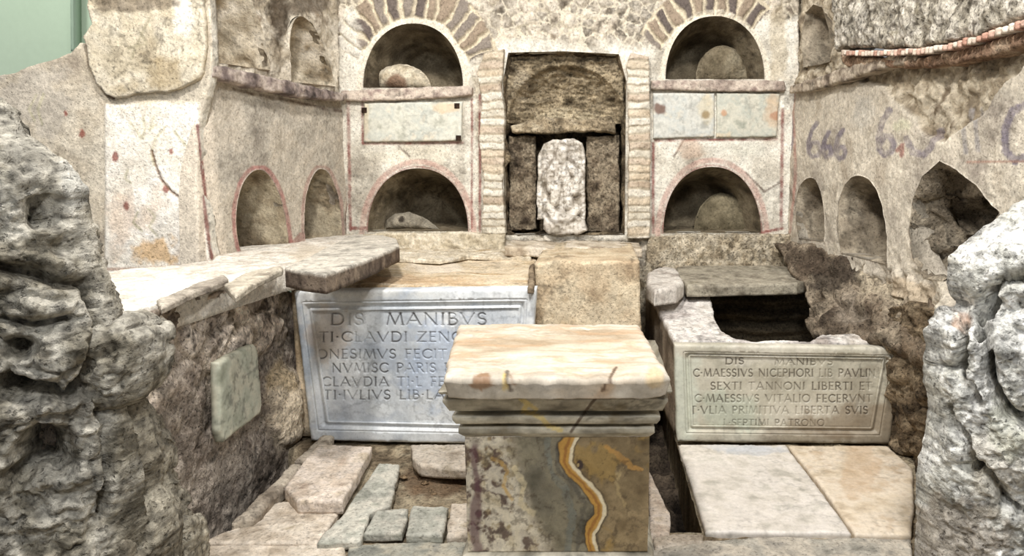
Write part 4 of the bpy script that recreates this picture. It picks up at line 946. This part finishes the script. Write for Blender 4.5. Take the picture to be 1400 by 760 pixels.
# =================================================================== UPPER RIGHT: tile course and concrete above
fT = Frame(FR.o+FR.n*.0, FR.u, FR.v)
def c_top(P, ab=None):
    c = base(P, [(120, 112, 98), (176, 168, 152), (212, 204, 190), (148, 140, 122)], 16, 171); f = fbm(P, 45, 3, 172); return blend(c, (70, 62, 52), .8*ss(.2, .4, f))
ft1 = Frame(FR.o+FR.n*.06, FR.u, FR.v)
o = plate('concrete_mass', ft1, ft1.px([(1140, 70), (1146, 64), (1200, 66), (1260, 64), (1320, 52), (1400, 24), (1480, -10), (1700, -90), (1700, -220), (1140, -160)]), 'rubble', c_top, thick=.2, res=.009, bevel=.01,
          disp=lambda P, ab: .03*fbm(P, 6, 5, 174)+.014*fbm(P, 40, 3, 175), jag=.012, vec=.006, vsc=20, parent=wall_right)
LINE = [(1148, 72), (1180, 73), (1220, 72), (1262, 70), (1300, 62), (1340, 52), (1376, 40), (1410, 28)]
ft2 = Frame(FR.o+FR.n*.085, FR.u, FR.v); ln = resample(ft2.px(LINE), .030, closed=False)
rs = np.random.RandomState(4)
for i in range(len(ln)-1):
    a, b = ln[i], ln[i+1]; d = (b-a)*.33; m = (a+b)/2+rs.uniform(-.003, .003, 2); nn = np.array([-d[1], d[0]]); nn = nn/np.linalg.norm(nn)*rs.uniform(.009, .013)
    if nn[1] < 0: nn = -nn
    cols = [[(186, 148, 130), (212, 182, 164)], [(212, 194, 176), (228, 214, 198)], [(170, 128, 110), (196, 158, 138)], [(216, 204, 188), (200, 178, 158)]][rs.randint(4)]
    o = plate('tile_end', ft2, np.array([m-d-nn, m+d-nn, m+d+nn, m-d+nn]), 'travertine', cf(cols, 20, i), thick=.09, res=.007, bevel=.003, seed=i)
    meta(o, 'small terracotta tile end in the curved course on the upper right wall', 'tile', 'terracotta tile ends on the upper right wall')
ft3 = Frame(FR.o+FR.n*.05, FR.u, FR.v)
o = plate('mortar_band', ft3, ft3.px([(1146, 76), (1200, 80), (1262, 78), (1320, 66), (1400, 42), (1440, 30), (1440, 46), (1400, 62), (1330, 84), (1262, 92), (1200, 92), (1150, 90)]), 'rubble', cf([(120, 92, 74), (168, 140, 116), (200, 180, 156)], 14, 9), thick=.12, res=.009, bevel=.01, disp=wall_rough(.025, 16, 9), jag=.012, parent=wall_right)

# =================================================================== LOOSE RUBBLE
def chip(x, y, z, s, cols, seed, label, group):
    rs = np.random.RandomState(seed); c = PZ(x, y, z); n_ = 9; ang = np.sort(rs.uniform(0, 2*math.pi, n_)); r = s*rs.uniform(.6, 1.1, n_)
    P = np.stack([c[0]+r*np.cos(ang), c[1]+r*np.sin(ang)], 1)
    h = s*rs.uniform(.5, .9)
    o = plate('rubble_stone', flat(z+h), P, 'rubble', cf(cols, 20, seed), thick=h, res=max(.008, s/5), bevel=s*.5, bulge=h*.55, disp=wall_rough(s*.15, 20, seed), vec=s*.12, vsc=16, seed=seed)
    meta(o, label, 'stone', group)
rs = np.random.RandomState(11)
for k in range(7): chip(rs.uniform(530, 600), rs.uniform(648, 680), -.018, rs.uniform(.012, .022), [(110, 88, 66), (156, 134, 106)], 400+k, 'small brown stone lying in the earth of the left pit', 'small stones in the left pit')

# =================================================================== CAMERA, LIGHT
cam = bpy.data.objects.new('camera', bpy.data.cameras.new('camera')); COL.objects.link(cam)
cam.location = (0, 0, H); cam.rotation_euler = (math.pi/2-PT, 0, 0)
cam.data.sensor_width = 36; cam.data.lens = 36*F/1400; cam.data.shift_x = -(CX-700)/1400; cam.data.clip_start = .02
SC.camera = cam
def area(name, loc, target, size, power, col):
    l = bpy.data.lights.new(name, 'AREA'); l.shape = 'DISK'; l.size = size; l.energy = power; l.color = col
    o = bpy.data.objects.new(name, l); COL.objects.link(o); o.location = loc
    o.rotation_euler = (Vector(target)-Vector(loc)).to_track_quat('-Z', 'Y').to_euler(); return o
area('unseen_lamp', (-.6, 1.5, 3.5), (-.3, 4.3, 1.0), .3, 92, (1, .97, .93))
area('unseen_lamp', (.9, 1.3, 3.3), (.9, 4.2, .9), .3, 54, (1, .98, .95))
area('far_wall_fill', (-4.6, 4.6, 4.6), (-4.2, 6.2, 2.4), .5, 60, (1, 1, .97))  # lamp added out of view to brighten the green far wall
area('unseen_lamp', (-2.2, 1.8, 3.3), (-1.9, 3.4, 1.2), .3, 30, (1, .96, .9))
area('unseen_lamp', (.2, -.6, 2.9), (0, 2.6, .6), .5, 50, (.96, .98, 1))  # fill lamp added above the camera to lighten the foreground rocks
w = bpy.data.worlds.new('w'); SC.world = w; w.use_nodes = True
bg = w.node_tree.nodes['Background']; bg.inputs[0].default_value = (.95, .97, 1, 1); bg.inputs[1].default_value = .27
SC.view_settings.view_transform = 'Standard'; SC.view_settings.look = 'None'; SC.view_settings.gamma = 1; SC.view_settings.use_curve_mapping = False
SC.view_settings.exposure = 0.18
